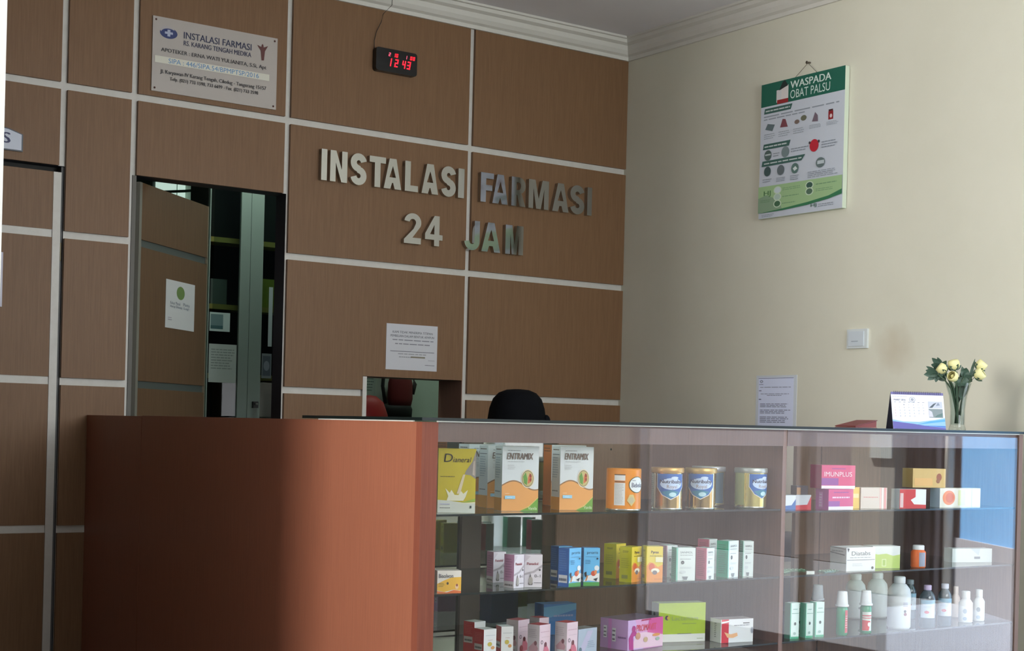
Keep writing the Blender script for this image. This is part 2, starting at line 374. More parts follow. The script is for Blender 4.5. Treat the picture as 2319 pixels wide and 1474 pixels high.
light('store_room_lamp', 'AREA', (3.30, 6.60, 2.70), (0, 0, 0), 4.5, (0.84, 1.0, 0.90), (0.5, 0.15))
t = thing('ceiling_tube_lamp', 'short white tube lamp on the ceiling beyond the open door', 'lamp', (3.30, 6.60, 2.745))
b = MB(); b.box(-0.3, 0.3, -0.06, 0.06, -0.03, 0.0, mat((220, 222, 220))); b.build('lamp_base', t)
# tall medicine cabinet with two glazed doors
t = thing('medicine_cabinet', 'tall grey green cabinet with glass doors beyond the open door', 'cabinet', (0, 0, 0))
GRN = noisy('grey_green_steel', (150, 166, 156), (156, 172, 162), (1, 1, 1), 3.0, 0.4); DKI = mat((34, 36, 34), 0.8)
b = MB(); b.box(3.06, 3.84, 7.20, 7.22, 0.05, 2.56, DKI); b.box(3.06, 3.08, 7.0, 7.2, 0.05, 2.56, DKI); b.box(3.82, 3.84, 7.0, 7.2, 0.05, 2.56, DKI); b.box(3.06, 3.84, 7.0, 7.22, 2.54, 2.58, GRN); b.box(3.06, 3.84, 7.0, 7.22, 0.0, 0.06, GRN); b.build('body', t)
YEL = mat((176, 160, 84), 0.5)
for z in (0.55, 0.95, 1.29, 1.642, 1.982): bb = MB(); bb.box(3.085, 3.815, 7.05, 7.195, z, z + 0.026, YEL); bb.build('shelf', t)
for x0, x1, sx0, sx1 in ((3.065, 3.290, 3.236, 3.290), (3.2925, 3.835, 3.2925, 3.362)):
    b = MB(); b.box(sx0, sx1, 6.982, 7.0, 0.06, 2.54, GRN)
    if x0 < 3.1: b.box(x0, x0 + 0.006, 6.982, 7.0, 0.06, 2.54, GRN)
    else: b.box(x1 - 0.05, x1, 6.982, 7.0, 0.06, 2.54, GRN)
    b.box(x0, x1, 6.982, 7.0, 2.48, 2.54, GRN); b.box(x0, x1, 6.982, 7.0, 0.06, 0.12, GRN); d = b.build('door', t)
    b = MB(); b.box(x0 + 0.03, x1 - 0.03, 6.991, 6.995, 0.1, 2.5, glass_mat('cabinet_pane', (0.75, 0.82, 0.8))); b.build('pane', d)
    if x0 > 3.1: b = MB(); b.box(3.318, 3.346, 6.962, 6.984, 1.145, 1.178, BLACK); b.lathe([[(0.0, 0), (0.007, 0), (0.007, 0.01)]], ALU, 12, (3.332, 6.955, 1.16)); b.build('lock', d)
for i, (x0, x1, z, h, c, lab) in enumerate(((3.12, 3.21, 1.668, 0.13, (110, 118, 112), 'grey carton on the lower yellow shelf inside the glass cabinet'), (3.37, 3.50, 1.668, 0.15, (150, 160, 60), 'yellow green carton on the lower yellow shelf right of the cabinet stiles'))):
    b = MB(); b.box(x0, x1, 7.08, 7.18, z, z + h, mat(c)); tag(b.build('carton'), lab, 'box')
def sheet(name, lab, cat, frame, W, H, items, base=(222, 224, 222), thick=0.0012, group=None):
    b = MB(); b.prism([(0, 0), (W, 0), (W, H), (0, H)], (frame[0] + frame[3] * thick, frame[1], frame[2], frame[3]), thick, mat(base, 0.6))
    b.art(items, (frame[0] + frame[3] * thick, frame[1], frame[2], frame[3]), W, H, None, 0.0002)
    return tag(b.build(name), lab, cat, group)
sheet('taped_paper', 'small landscape paper with a grey picture taped to the cabinet glass', 'paper', back_frame(3.075, 1.525, 6.980), 0.110, 0.095, [('r', 0.05, 0.12, 0.66, 0.9, (120, 150, 150)), ('r', 0.05, 0.12, 0.66, 0.3, (70, 110, 112))], (206, 226, 220))
sheet('taped_paper', 'larger lined paper taped below the small one on the cabinet glass', 'paper', back_frame(3.075, 1.268, 6.980), 0.150, 0.193, [('l', 0.08, 0.34, 0.95, 0.90, 8, (150, 164, 156))], (196, 208, 200))
sheet('taped_paper', 'narrow pale paper strip upright on the right cabinet door', 'paper', back_frame(3.398, 1.463, 6.980), 0.022, 0.305, [], (190, 204, 204))
sheet('taped_paper', 'small grey card low on the right cabinet door', 'paper', back_frame(3.366, 1.299, 6.980), 0.055, 0.127, [('r', 0.1, 0.1, 0.9, 0.9, (90, 100, 110)), ('e', 0.5, 0.5, 0.3, 0.2, (140, 150, 160))], (130, 140, 142))
# things seen through the hatch
t = thing('hanging_bag', 'dark red bag with a black base hanging on the wall behind the hatch', 'bag', (4.54, 7.55, 1.14))
b = MB(); R1 = mat((112, 28, 30), 0.7)
b.lathe([[(0.0, 0.045), (0.072, 0.045), (0.082, 0.09), (0.080, 0.18), (0.066, 0.235), (0.03, 0.255), (0, 0.258)]], R1, 24, (0, 0, 0), 1.0, 0.55); b.build('body', t)
b = MB(); b.lathe([[(0, -0.03), (0.085, -0.028), (0.088, 0.03), (0.080, 0.05), (0, 0.05)]], mat((24, 24, 24), 0.7), 24, (-0.02, 0, 0), 1.15, 0.6); b.build('base', t)
b = MB(); b.tube([(-0.10, 0.0, 0.06), (-0.12, 0.0, 0.16), (-0.10, 0.02, 0.28), (-0.03, 0.05, 0.36)], 0.011, mat((36, 34, 34)), 8); b.build('strap', t)
b = MB(); b.tube([(0.05, 0, 0.21), (0.085, 0.0, 0.225), (0.10, 0.0, 0.18), (0.085, 0.0, 0.12)], 0.012, mat((50, 40, 38)), 8); b.build('buckle', t)
t = thing('red_bag', 'round bright red bag with pale lettering low at the hatch left edge', 'bag', (4.19, 7.30, 1.08))
b = MB(); b.lathe([[(0, -0.10), (0.09, -0.085), (0.115, -0.02), (0.112, 0.05), (0.085, 0.12), (0.04, 0.155), (0, 0.16)]], mat((176, 34, 34), 0.5), 28, (0, 0, 0), 1.0, 0.7)
b.art([('t', 'GAS', 0.0, 0.3, 1.0, 0.62, (170, 178, 200)), ('r', 0.1, 0.18, 0.9, 0.24, (170, 178, 200)), ('r', 0.15, 0.06, 0.8, 0.12, (150, 160, 200))][1:], FR((-0.03, -0.088, -0.06), (1, 0, 0), (0, 0, 1), (0, -1, 0)), 0.085, 0.1); b.build('body', t)
b = MB(); b.box(4.10, 4.32, 7.20, 7.60, 0.90, 0.975, mat((150, 140, 120))); b.box(4.10, 4.32, 7.20, 7.60, 0.0, 0.9, mat((160, 150, 130))); tag(b.build('cupboard'), 'low beige cupboard under the round red bag behind the hatch', 'cupboard')
sheet('pinned_paper', 'pale paper pinned on the wall at the hatch upper left corner', 'paper', back_frame(4.325, 1.245, 7.618), 0.085, 0.12, [('l', 0.1, 0.2, 0.9, 0.9, 5, (130, 150, 140))], (198, 214, 202))

# ------------------------------------------------------------------ things on the wood wall
INK = (44, 46, 54); BLU = (38, 52, 104)
t = thing('name_board', 'pale acrylic name board of the pharmacy screwed to the top of wood wall', 'sign', (2.394, YW - 0.006, 2.478))
b = MB(); fr = back_frame(0, 0, 0)
b.prism([(0, 0), (0.586, 0), (0.586, 0.32), (0, 0.32)], fr, 0.005, noisy('acrylic_board', (176, 168, 160), (182, 174, 166), (1, 1, 1), 3.0, 0.3))
NK = (46, 44, 48)
b.art([('e', 0.122, 0.80, 0.068, 0.075, BLU), ('e', 0.112, 0.835, 0.055, 0.055, (176, 170, 170)), ('e', 0.124, 0.80, 0.06, 0.06, BLU), ('r', 0.112, 0.755, 0.134, 0.845, (170, 176, 196)), ('r', 0.092, 0.785, 0.154, 0.815, (170, 176, 196)),
       ('t', 'INSTALASI FARMASI', 0.24, 0.765, 0.782, 0.855, (36, 42, 74), {'bold': 0.012}), ('t', 'RS. KARANG TENGAH MEDIKA', 0.24, 0.672, 0.782, 0.736, (36, 42, 74), {'bold': 0.012}),
       ('p', [(0.83, 0.86), (0.865, 0.84), (0.868, 0.875), (0.874, 0.885), (0.880, 0.875), (0.884, 0.84), (0.92, 0.87), (0.895, 0.79), (0.888, 0.66), (0.868, 0.655), (0.860, 0.79)], (92, 44, 40)),
       ('t', 'APOTEKER : ERNA WATI YULIANITA, S.Si, Apt', 0.066, 0.525, 0.91, 0.592, NK, {'bold': 0.012}),
       ('r', 0.02, 0.385, 0.936, 0.475, (214, 212, 196)), ('t', 'SIPA : 446/SIPA.54/BPMPTSP/2016', 0.125, 0.398, 0.848, 0.462, (70, 130, 180)),
       ('t', 'Jl. Karyawan IV Karang Tengah, Ciledug - Tangerang 15157', 0.064, 0.235, 0.912, 0.30, NK, {'bold': 0.012}), ('t', 'Telp. (021) 733 1598, 733 6699 - Fax. (021) 733 2598', 0.138, 0.155, 0.846, 0.215, NK, {'bold': 0.012})], fr, 0.586, 0.32)
b.build('board', t)
for x, z in ((0.014, 0.306), (0.572, 0.306), (0.014, 0.014), (0.572, 0.014)):
    b = MB(); b.ball((x, -0.001, z), 0.0045, mat((80, 40, 34), 0.4), (1, 0.6, 1), None, 10, 8); b.build('screw', t)
# digital clock
t = thing('digital_clock', 'small black digital wall clock with red glowing digits and thin cable', 'clock', (3.474, YW, 2.733))
b = MB(); K = 0.014
poly = []
for cx, cz, a0 in ((0.224 - K, K, -PI / 2), (0.224 - K, 0.109 - K, 0), (K, 0.109 - K, PI / 2), (K, K, PI)):
    for q in range(5): a = a0 + q * PI / 8; poly.append((cx + K * math.cos(a), cz + K * math.sin(a)))
b.prism(poly, back_frame(0, 0, -0.034), 0.033, mat((14, 15, 16), 0.3)); b.build('case', t)
SEG = {'0': 'abcdef', '1': 'bc', '2': 'abged', '3': 'abgcd', '4': 'fgbc'}
b = MB(); RED = mat((255, 30, 50), 0.4, 0, 1.6); RED2 = mat((230, 90, 120), 0.4, 0, 0.9)
def seg7(ch, x, z, w, h, th, m):
    S7 = {'a': (0, h - th, w, h), 'g': (0, h / 2 - th / 2, w, h / 2 + th / 2), 'd': (0, 0, w, th), 'f': (0, h / 2, th, h), 'b': (w - th, h / 2, w, h), 'e': (0, 0, th, h / 2), 'c': (w - th, 0, w, h / 2)}
    for k in SEG[ch]:
        x0, z0, x1, z1 = S7[k]; sh = lambda zz: 0.16 * zz
        b.face([(x + x0 + sh(z0), -0.0346, z + z0), (x + x1 + sh(z0), -0.0346, z + z0), (x + x1 + sh(z1), -0.0346, z + z1), (x + x0 + sh(z1), -0.0346, z + z1)], m)
for ch, x in (('1', 0.074), ('2', 0.098), ('4', 0.139), ('3', 0.166)): seg7(ch, x, 0.028, 0.018 if ch != '1' else 0.006, 0.037, 0.0055, RED)
for ch, x, m in (('2', 0.066, RED2), ('1', 0.099, RED), ('0', 0.106, RED), ('1', 0.163, RED2), ('0', 0.184, RED), ('0', 0.199, RED)): seg7(ch, x, 0.074, 0.010 if ch != '1' else 0.003, 0.017, 0.003, m)
b.build('display', t)
b = MB(); b.tube([(0.004, -0.008, 0.095), (0.002, -0.008, 0.14), (0.012, -0.010, 0.185), (0.036, -0.012, 0.235), (0.042, -0.014, 0.27), (0.042, -0.095, 0.295), (0.044, -0.095, 0.39)], 0.0016, mat((30, 26, 24)), 6); b.build('cable', t)
# chrome letters, one object each
LET = [('I', 3.219, 3.249), ('N', 3.265, 3.357), ('S', 3.373, 3.458), ('T', 3.472, 3.563), ('A', 3.551, 3.650), ('L', 3.667, 3.743), ('A', 3.761, 3.858), ('S', 3.873, 3.957), ('I', 3.970, 4.006)]
LET2 = [('F', 4.103, 4.182), ('A', 4.174, 4.270), ('R', 4.289, 4.379), ('M', 4.395, 4.525), ('A', 4.545, 4.653), ('S', 4.661, 4.753), ('I', 4.771, 4.802)]
LET3 = [('2', 3.669, 3.767), ('4', 3.787, 3.890), ('J', 4.013, 4.107), ('A', 4.115, 4.232), ('M', 4.259, 4.372)]
def stroke(path, wd):
    L, R = [], []
    for i, p in enumerate(path):
        q0, q1 = path[max(i - 1, 0)], path[min(i + 1, len(path) - 1)]
        dx, dy = q1[0] - q0[0], q1[1] - q0[1]; l = math.hypot(dx, dy); nx, ny = -dy / l * wd / 2, dx / l * wd / 2
        L.append((p[0] + nx, p[1] + ny)); R.append((p[0] - nx, p[1] - ny))
    return L + R[::-1]
def arc(cx, cy, rx, ry, a0, a1, n=12): return [(cx + rx * math.cos(math.radians(a0 + (a1 - a0) * k / n)), cy + ry * math.sin(math.radians(a0 + (a1 - a0) * k / n))) for k in range(n + 1)]
def glyph(ch, W):
    """heavy poster capitals, height 1, width W: outlines (holes included)"""
    t = 0.215
    if ch == 'I': return [[(0, 0), (W, 0), (W, 1), (0, 1)]]
    if ch == 'L': return [[(0, 0), (W, 0), (W, 0.2), (t, 0.2), (t, 1), (0, 1)]]
    if ch == 'T': return [[(W / 2 - t / 2, 0), (W / 2 + t / 2, 0), (W / 2 + t / 2, 0.8), (W, 0.8), (W, 1), (0, 1), (0, 0.8), (W / 2 - t / 2, 0.8)]]
    if ch == 'F': return [[(0, 0), (t, 0), (t, 0.40), (W * 0.9, 0.40), (W * 0.9, 0.59), (t, 0.59), (t, 0.81), (W, 0.81), (W, 1), (0, 1)]]
    if ch == 'N': return [[(0, 0), (0.2, 0), (0.2, 0.62), (W - 0.21, 0), (W, 0), (W, 1), (W - 0.2, 1), (W - 0.2, 0.40), (0.21, 1), (0, 1)]]
    if ch == 'M': return [[(0, 0), (0.2, 0), (0.2, 0.70), (W / 2 - 0.10, 0), (W / 2 + 0.10, 0), (W - 0.2, 0.70), (W - 0.2, 0), (W, 0), (W, 1), (W - 0.28, 1), (W / 2, 0.34), (0.28, 1), (0, 1)]]
    if ch == 'A':
        k = 0.25; return [[(0, 0), (k, 0), (k + 0.065, 0.20), (W - k - 0.065, 0.20), (W - k, 0), (W, 0), (W / 2 + 0.13, 1), (W / 2 - 0.13, 1)], [(W / 2 - 0.125, 0.38), (W / 2 + 0.125, 0.38), (W / 2, 0.76)]]
    if ch == '4': return [[(W * 0.52, 0), (W * 0.52 + 0.20, 0), (W * 0.52 + 0.20, 0.20), (W, 0.20), (W, 0.38), (W * 0.52 + 0.20, 0.38), (W * 0.52 + 0.20, 1), (W * 0.52, 1), (0, 0.39), (0, 0.20), (W * 0.52, 0.20)], [(0.19, 0.38), (W * 0.52, 0.38), (W * 0.52, 0.70)]]
    if ch == 'R': return [[(0, 0), (t, 0), (t, 0.39), (W * 0.40, 0.39), (W - 0.25, 0), (W, 0), (W * 0.70, 0.45)] + arc(W - 0.28, 0.715, 0.27, 0.285, -70, 90) + [(0, 1)], [(t, 0.56)] + arc(W - 0.30, 0.69, 0.09, 0.13, -90, 90, 6) + [(t, 0.82)]]
    if ch == 'S': return [stroke(arc(W / 2, 0.715, W / 2 - 0.10, 0.19, 10, 270, 16)[:-1] + [(W / 2, 0.515)] + arc(W / 2, 0.285, W / 2 - 0.10, 0.19, 85, -170, 16), 0.225)]
    if ch == 'J': return [stroke([(W - 0.11, 1), (W - 0.11, 0.5)] + arc(W / 2, 0.30, W / 2 - 0.11, 0.20, 0, -180, 14), 0.21)]
    if ch == '2': return [arc(W / 2, 0.70, W / 2, 0.30, 172, -24, 16) + [(W * 0.50, 0.20), (W, 0.20), (W, 0), (0, 0), (0, 0.13), (W * 0.55, 0.49)] + arc(W / 2, 0.70, W / 2 - 0.205, 0.115, -20, 172, 12)]
def letter(ch, x0, x1, z0, z1, lab):
    dep = 0.026; k_ = 1 - dep / YW; x0, x1, z0, z1 = x0 * k_, x1 * k_, EYE + (z0 - EYE) * k_, EYE + (z1 - EYE) * k_; x1 = x0 + (x1 - x0) * 0.97; h = z1 - z0
    cu = bpy.data.curves.new('metal_letter', 'CURVE'); cu.dimensions = '2D'; cu.fill_mode = 'BOTH'; cu.extrude = dep / 2
    for P in glyph(ch, (x1 - x0) / h):
        sp = cu.splines.new('POLY'); sp.points.add(len(P) - 1); sp.use_cyclic_u = True
        for q, (a, c) in zip(sp.points, P): q.co = (a * h, c * h, 0, 1)
    o = bpy.data.objects.new('metal_letter', cu); COL.objects.link(o)
    dg = bpy.context.evaluated_depsgraph_get(); dg.update()
    me = bpy.data.meshes.new_from_object(o.evaluated_get(dg)); bpy.data.objects.remove(o); bpy.data.curves.remove(cu)
    me.transform(Matrix.Translation((x0, YW - dep / 2 - 0.0005, z0)) @ Matrix.Rotation(PI / 2, 4, 'X'))
    me.materials.clear(); me.materials.append(CHROME); me.name = 'metal_letter'
    o = bpy.data.objects.new('metal_letter', me); COL.objects.link(o)
    tag(o, lab, 'letter', 'chrome letters on the wood wall')
for (ch, x0, x1), lab in zip(LET, ['chrome capital I beginning the long upper row of letters', 'chrome capital N between the first I and S of the upper row', 'chrome capital S left of the T in the upper row', 'chrome capital T in the upper row of letters', 'chrome capital A between T and L in the upper row',
        'chrome capital L in the upper row of letters', 'chrome capital A right after the L in the upper row', 'chrome capital S just left of the pale vertical strip, upper row', 'chrome capital I beside the pale vertical strip in the upper row']): letter(ch, x0, x1, 2.193, 2.336, lab)
for (ch, x0, x1), lab in zip(LET2, ['chrome capital F beginning the second word of the upper row', 'chrome capital A between F and R in the upper row', 'chrome capital R in the upper row of letters', 'chrome capital M in the upper row of letters', 'chrome capital A right after the M in the upper row',
        'dull chrome capital S near the right end of the upper row', 'dull chrome capital I ending the upper row by the corner']): letter(ch, x0, x1, 2.189, 2.334, lab)
for (ch, x0, x1), lab in zip(LET3, ['chrome figure 2 beginning the short lower row', 'chrome figure 4 in the short lower row', 'chrome capital J over the pale strip in the lower row', 'chrome capital A between J and M in the lower row', 'chrome capital M ending the lower row']): letter(ch, x0, x1, 1.945, 2.090, lab)
# notices
DK = (92, 92, 100)
sheet('paper_notice', 'white printed notice pasted on the wood wall above the hatch', 'notice', back_frame(3.585, 1.339, YW - 0.0005), 0.286, 0.218,
      [('t', 'KAMI TIDAK MENERIMA TITIPAN', 0.12, 0.80, 0.90, 0.85, DK, {'bold': .01}), ('t', 'PEMBELIAN DALAM BENTUK APAPUN', 0.08, 0.715, 0.93, 0.765, DK, {'bold': .01}), ('l', 0.12, 0.635, 0.92, 0.685, 1, (120, 120, 128)), ('l', 0.17, 0.55, 0.85, 0.6, 1, (120, 120, 128)),
       ('r', 0.08, 0.40, 0.94, 0.412, DK), ('l', 0.23, 0.33, 0.78, 0.385, 1, (150, 150, 155)), ('l', 0.25, 0.26, 0.5, 0.32, 1, (150, 150, 155)), ('r', 0.48, 0.275, 0.76, 0.305, (120, 112, 90)), ('r', 0.82, 0.225, 0.95, 0.235, (150, 150, 155)), ('r', 0.76, 0.12, 0.95, 0.13, DK)], (200, 200, 204))
t = sheet('paper_notice', 'white notice with a green disc taped on the open wooden door', 'notice', FR(LT @ Vector((0.292, -0.0208, 1.486)), LT.to_3x3() @ Vector((1, 0, 0)), (0, 0, 1), LT.to_3x3() @ Vector((0, -1, 0))), 0.302, 0.216,
      [('e', 0.50, 0.76, 0.14, 0.14, (104, 130, 70)), ('t', 'Keluar Masuk', 0.15, 0.50, 0.50, 0.565, (80, 92, 110)), ('t', 'Pintu', 0.60, 0.50, 0.82, 0.565, (80, 92, 110)), ('t', 'Harap Ditutup', 0.15, 0.42, 0.56, 0.485, (80, 92, 110)), ('t', 'Lagi', 0.62, 0.42, 0.80, 0.485, (110, 120, 130)), ('l', 0.08, 0.16, 0.22, 0.24, 2, (150, 140, 150))], (196, 198, 196))
# room sign with a pitched top, cut by the picture edge
t = thing('door_sign', 'white room sign with pitched top and blue letters over left door', 'sign', (1.855, YW, 2.146))
P = [(0, 0), (0, 0.070), (-0.055, 0.088), (-0.21, 0.108), (-0.36, 0.088), (-0.42, 0.070), (-0.42, 0)][::-1]
b = MB(); b.prism(P, back_frame(0, 0, -0.012), 0.011, mat((70, 76, 86), 0.4)); b.art([('p', [(x * 0.965 - 0.006, z * 0.90 + 0.005) for x, z in P], (205, 210, 222)), ('t', 'S', -0.083, 0.028, -0.052, 0.071, (44, 48, 92), {'bold': 0.03}), ('t', 'KA', -0.155, 0.028, -0.09, 0.071, (44, 48, 92), {'bold': 0.03}), ], back_frame(0, 0, -0.012), 1, 1); b.build('sign_plate', t)
b = MB(); b.box(1.45, 1.792, y0 - 0.006, y0 - 0.0005, 1.515, 1.735, mat((206, 204, 218), 0.5)); tag(b.build('door_plate'), 'pale lilac plate fixed on the closed left door', 'sign')

# ------------------------------------------------------------------ things on the cream wall
t = thing('hanging_poster', 'green and white warning poster board hanging on cream wall', 'poster', (XR - 0.004, 5.077, 2.088))
W_, H_ = 0.52, 0.632
b = MB(); fr = FR((-0.026, 0, 0), (0, -1, 0), (0, 0, 1), (-1, 0, 0))
b.prism([(0, 0), (W_, 0), (W_, H_), (0, H_)], fr, 0.026, mat((198, 204, 214), 0.45), mat((205, 216, 196), 0.5))
GRN1 = (28, 98, 80); TX = (142, 150, 160); G2 = (84, 104, 100); LG = (158, 190, 140)
A = [('r', 0, 0.83, 1, 1, GRN1), ('p', [(0.19, 0.845), (0.27, 0.845), (0.27, 0.935), (0.19, 0.935)], (206, 206, 206)), ('p', [(0.25, 0.84), (0.335, 0.84), (0.335, 0.96), (0.25, 0.96)], (216, 210, 206)), ('r', 0.20, 0.832, 0.335, 0.862, (150, 40, 44)), ('p', [(0.22, 0.93), (0.33, 0.955), (0.29, 1.0), (0.26, 0.985)], (36, 48, 46)),
     ('t', 'WASPADA', 0.36, 0.925, 0.84, 0.978, (214, 228, 220), {'bold': 0.02}), ('t', 'OBAT PALSU', 0.36, 0.85, 0.83, 0.912, (206, 224, 216)),
     ('p', [(0.04, 0.775), (0.37, 0.775), (0.39, 0.815), (0.05, 0.815)], (60, 98, 90)), ('l', 0.06, 0.785, 0.36, 0.81, 1, (196, 206, 204)), ('l', 0.04, 0.745, 0.94, 0.768, 1, TX), ('l', 0.04, 0.725, 0.55, 0.745, 1, TX),
     ('p', [(0.06, 0.66), (0.15, 0.64), (0.18, 0.685), (0.09, 0.70)], (96, 112, 116)), ('p', [(0.245, 0.655), (0.34, 0.65), (0.31, 0.71), (0.275, 0.715)], (124, 70, 78)), ('e', 0.45, 0.672, 0.03, 0.016, (120, 104, 96)), ('e', 0.53, 0.69, 0.035, 0.02, (108, 110, 90)),
     ('p', [(0.63, 0.65), (0.70, 0.645), (0.695, 0.69), (0.665, 0.715)], (116, 100, 112)), ('r', 0.82, 0.64, 0.875, 0.70, (140, 34, 40)), ('r', 0.822, 0.70, 0.872, 0.712, (70, 40, 44)), ('e', 0.85, 0.665, 0.014, 0.014, (220, 200, 200))]
for x in (0.05, 0.23, 0.41, 0.60, 0.80): A.append(('l', x, 0.585 if x < .5 else .60, x + 0.14, 0.63, 3, (156, 164, 172)))
A += [('p', [(0.04, 0.51), (0.36, 0.51), (0.38, 0.55), (0.05, 0.55)], (60, 98, 90)), ('l', 0.06, 0.52, 0.34, 0.545, 1, (196, 206, 204)), ('e', 0.105, 0.465, 0.045, 0.038, G2), ('r', 0.07, 0.463, 0.14, 0.475, (180, 190, 190)), ('l', 0.17, 0.445, 0.25, 0.48, 2, TX), ('e', 0.32, 0.468, 0.047, 0.040, (120, 136, 138)), ('l', 0.39, 0.455, 0.60, 0.49, 2, TX),
      ('e', 0.665, 0.475, 0.052, 0.045, (190, 40, 56)), ('e', 0.612, 0.50, 0.012, 0.01, (70, 60, 64)), ('e', 0.718, 0.50, 0.012, 0.01, (70, 60, 64)), ('l', 0.75, 0.445, 0.93, 0.50, 3, TX),
      ('p', [(0.03, 0.385), (0.52, 0.385), (0.56, 0.425), (0.04, 0.425)], (60, 98, 90)), ('l', 0.06, 0.395, 0.52, 0.418, 1, (196, 206, 204)), ('e', 0.105, 0.345, 0.042, 0.036, (66, 88, 88)), ('e', 0.27, 0.340, 0.044, 0.037, (98, 108, 112)), ('e', 0.445, 0.335, 0.044, 0.038, (92, 120, 114)), ('p', [(0.42, 0.335), (0.45, 0.35), (0.475, 0.33), (0.44, 0.315)], (206, 216, 214)),
      ('e', 0.745, 0.345, 0.052, 0.036, (100, 116, 116)), ('r', 0.71, 0.335, 0.79, 0.36, (188, 198, 202)), ('l', 0.60, 0.245, 0.95, 0.295, 4, TX), ('l', 0.05, 0.265, 0.17, 0.295, 2, TX), ('l', 0.22, 0.255, 0.34, 0.29, 3, TX), ('l', 0.39, 0.25, 0.50, 0.29, 3, TX),
      ('p', [(0, 0.042), (0.3, 0.048), (0.6, 0.065), (0.85, 0.09), (1, 0.12), (1, 0.232), (0, 0.236)], LG), ('p', [(0, 0.042), (0.3, 0.05), (0.26, 0.12), (0.1, 0.17), (0, 0.15)], (134, 160, 132)), ('p', [(0, 0.040), (0.3, 0.042), (0.6, 0.055), (0.85, 0.078), (1, 0.10), (1, 0.135), (0.85, 0.10), (0.6, 0.075), (0.3, 0.055)], (56, 120, 82)),
      ('t', 'HJ', 0.07, 0.155, 0.155, 0.20, (76, 118, 74), {'bold': 0.02}), ('l', 0.03, 0.115, 0.16, 0.14, 2, (110, 146, 112))]
for x, y, c in ((0.24, 0.195, (200, 212, 216)), (0.24, 0.145, (176, 198, 186)), (0.24, 0.095, (70, 108, 80)), (0.625, 0.195, (60, 92, 80)), (0.625, 0.150, (84, 112, 92))):
    A += [('e', x, y, 0.048, 0.028, (196, 214, 190)), ('e', x, y, 0.037, 0.021, c)]
A += [('l', 0.30, 0.185, 0.54, 0.21, 2, (120, 156, 118)), ('l', 0.30, 0.135, 0.5, 0.152, 1, (120, 156, 118)), ('l', 0.30, 0.085, 0.46, 0.102, 1, (120, 156, 118)), ('l', 0.70, 0.185, 0.94, 0.205, 1, (120, 156, 118)), ('l', 0.70, 0.14, 0.92, 0.165, 2, (120, 156, 118)), ('t', 'HJ', 0.645, 0.028, 0.71, 0.058, (70, 110, 92)), ('l', 0.73, 0.028, 0.94, 0.055, 2, TX), ('l', 0.05, 0.008, 0.22, 0.03, 2, TX)]
b.art(A, fr, W_, H_, None, 0.00018); b.build('board', t)
b = MB(); b.tube([(-0.016, -0.20, H_ - 0.002), (-0.012, -0.279, H_ + 0.056), (-0.016, -0.345, H_ - 0.002)], 0.0013, mat((110, 104, 92)), 6); b.build('string', t)
b = MB(); b.tube([(0.004, -0.279, H_ + 0.060), (-0.020, -0.279, H_ + 0.058)], 0.004, mat((84, 74, 62)), 8); b.ball((-0.02, -0.279, H_ + 0.058), 0.007, mat((84, 74, 62), 0.4, 0.6), (0.5, 1, 1), None, 10, 8); b.build('nail', t)
t = thing('wall_plate', 'white square switch plate on the cream wall above the counter', 'switch', (XR, 4.527, 1.463))
b = MB(); b.prism([(0, 0), (0.115, 0), (0.115, 0.085), (0, 0.085)], FR((-0.012, 0, 0), (0, -1, 0), (0, 0, 1), (-1, 0, 0)), 0.012, mat((206, 212, 212), 0.4)); b.build('plate', t)
b = MB(); b.prism([(0.012, 0.01), (0.098, 0.01), (0.098, 0.075), (0.012, 0.075)], FR((-0.016, 0, 0), (0, -1, 0), (0, 0, 1), (-1, 0, 0)), 0.004, mat((200, 208, 214), 0.4)); b.art([('l', 0.03, 0.028, 0.068, 0.036, 1, (130, 140, 150))], FR((-0.016, 0, 0), (0, -1, 0), (0, 0, 1), (-1, 0, 0)), 1, 1); b.build('rocker', t)
t = thing('sleeved_notice', 'printed sheet in a clear sleeve on the cream wall behind counter', 'notice', (XR, 5.093, 1.054))
b = MB(); fr = FR((-0.002, 0, 0), (0, -1, 0), (0, 0, 1), (-1, 0, 0))
b.prism([(0, 0), (0.262, 0), (0.262, 0.298), (0, 0.298)], fr, 0.002, mat((208, 214, 220), 0.25)); b.build('sleeve', t)
b = MB(); fr = FR((-0.0025, -0.016, 0.006), (0, -1, 0), (0, 0, 1), (-1, 0, 0))
b.prism([(0, 0), (0.226, 0), (0.226, 0.282), (0, 0.282)], fr, 0.0004, mat((216, 223, 246), 0.5)); IK = (104, 108, 126)
b.art([('r', 0.0, 0.985, 1, 0.993, IK), ('e', 0.085, 0.935, 0.045, 0.022, IK), ('e', 0.085, 0.935, 0.03, 0.013, (200, 206, 226)), ('l', 0.02, 0.875, 0.14, 0.90, 1, IK), ('l', 0.05, 0.83, 0.93, 0.85, 1, IK), ('r', 0.02, 0.775, 0.09, 0.787, IK), ('l', 0.07, 0.72, 0.88, 0.74, 1, IK), ('l', 0.25, 0.695, 0.68, 0.715, 1, IK), ('r', 0.02, 0.63, 0.09, 0.645, IK),
       ('l', 0.06, 0.505, 0.93, 0.575, 3, IK), ('l', 0.06, 0.40, 0.93, 0.475, 3, IK), ('l', 0.06, 0.25, 0.93, 0.36, 4, IK)], fr, 0.226, 0.282, None, 0.0001); b.build('sheet', t)

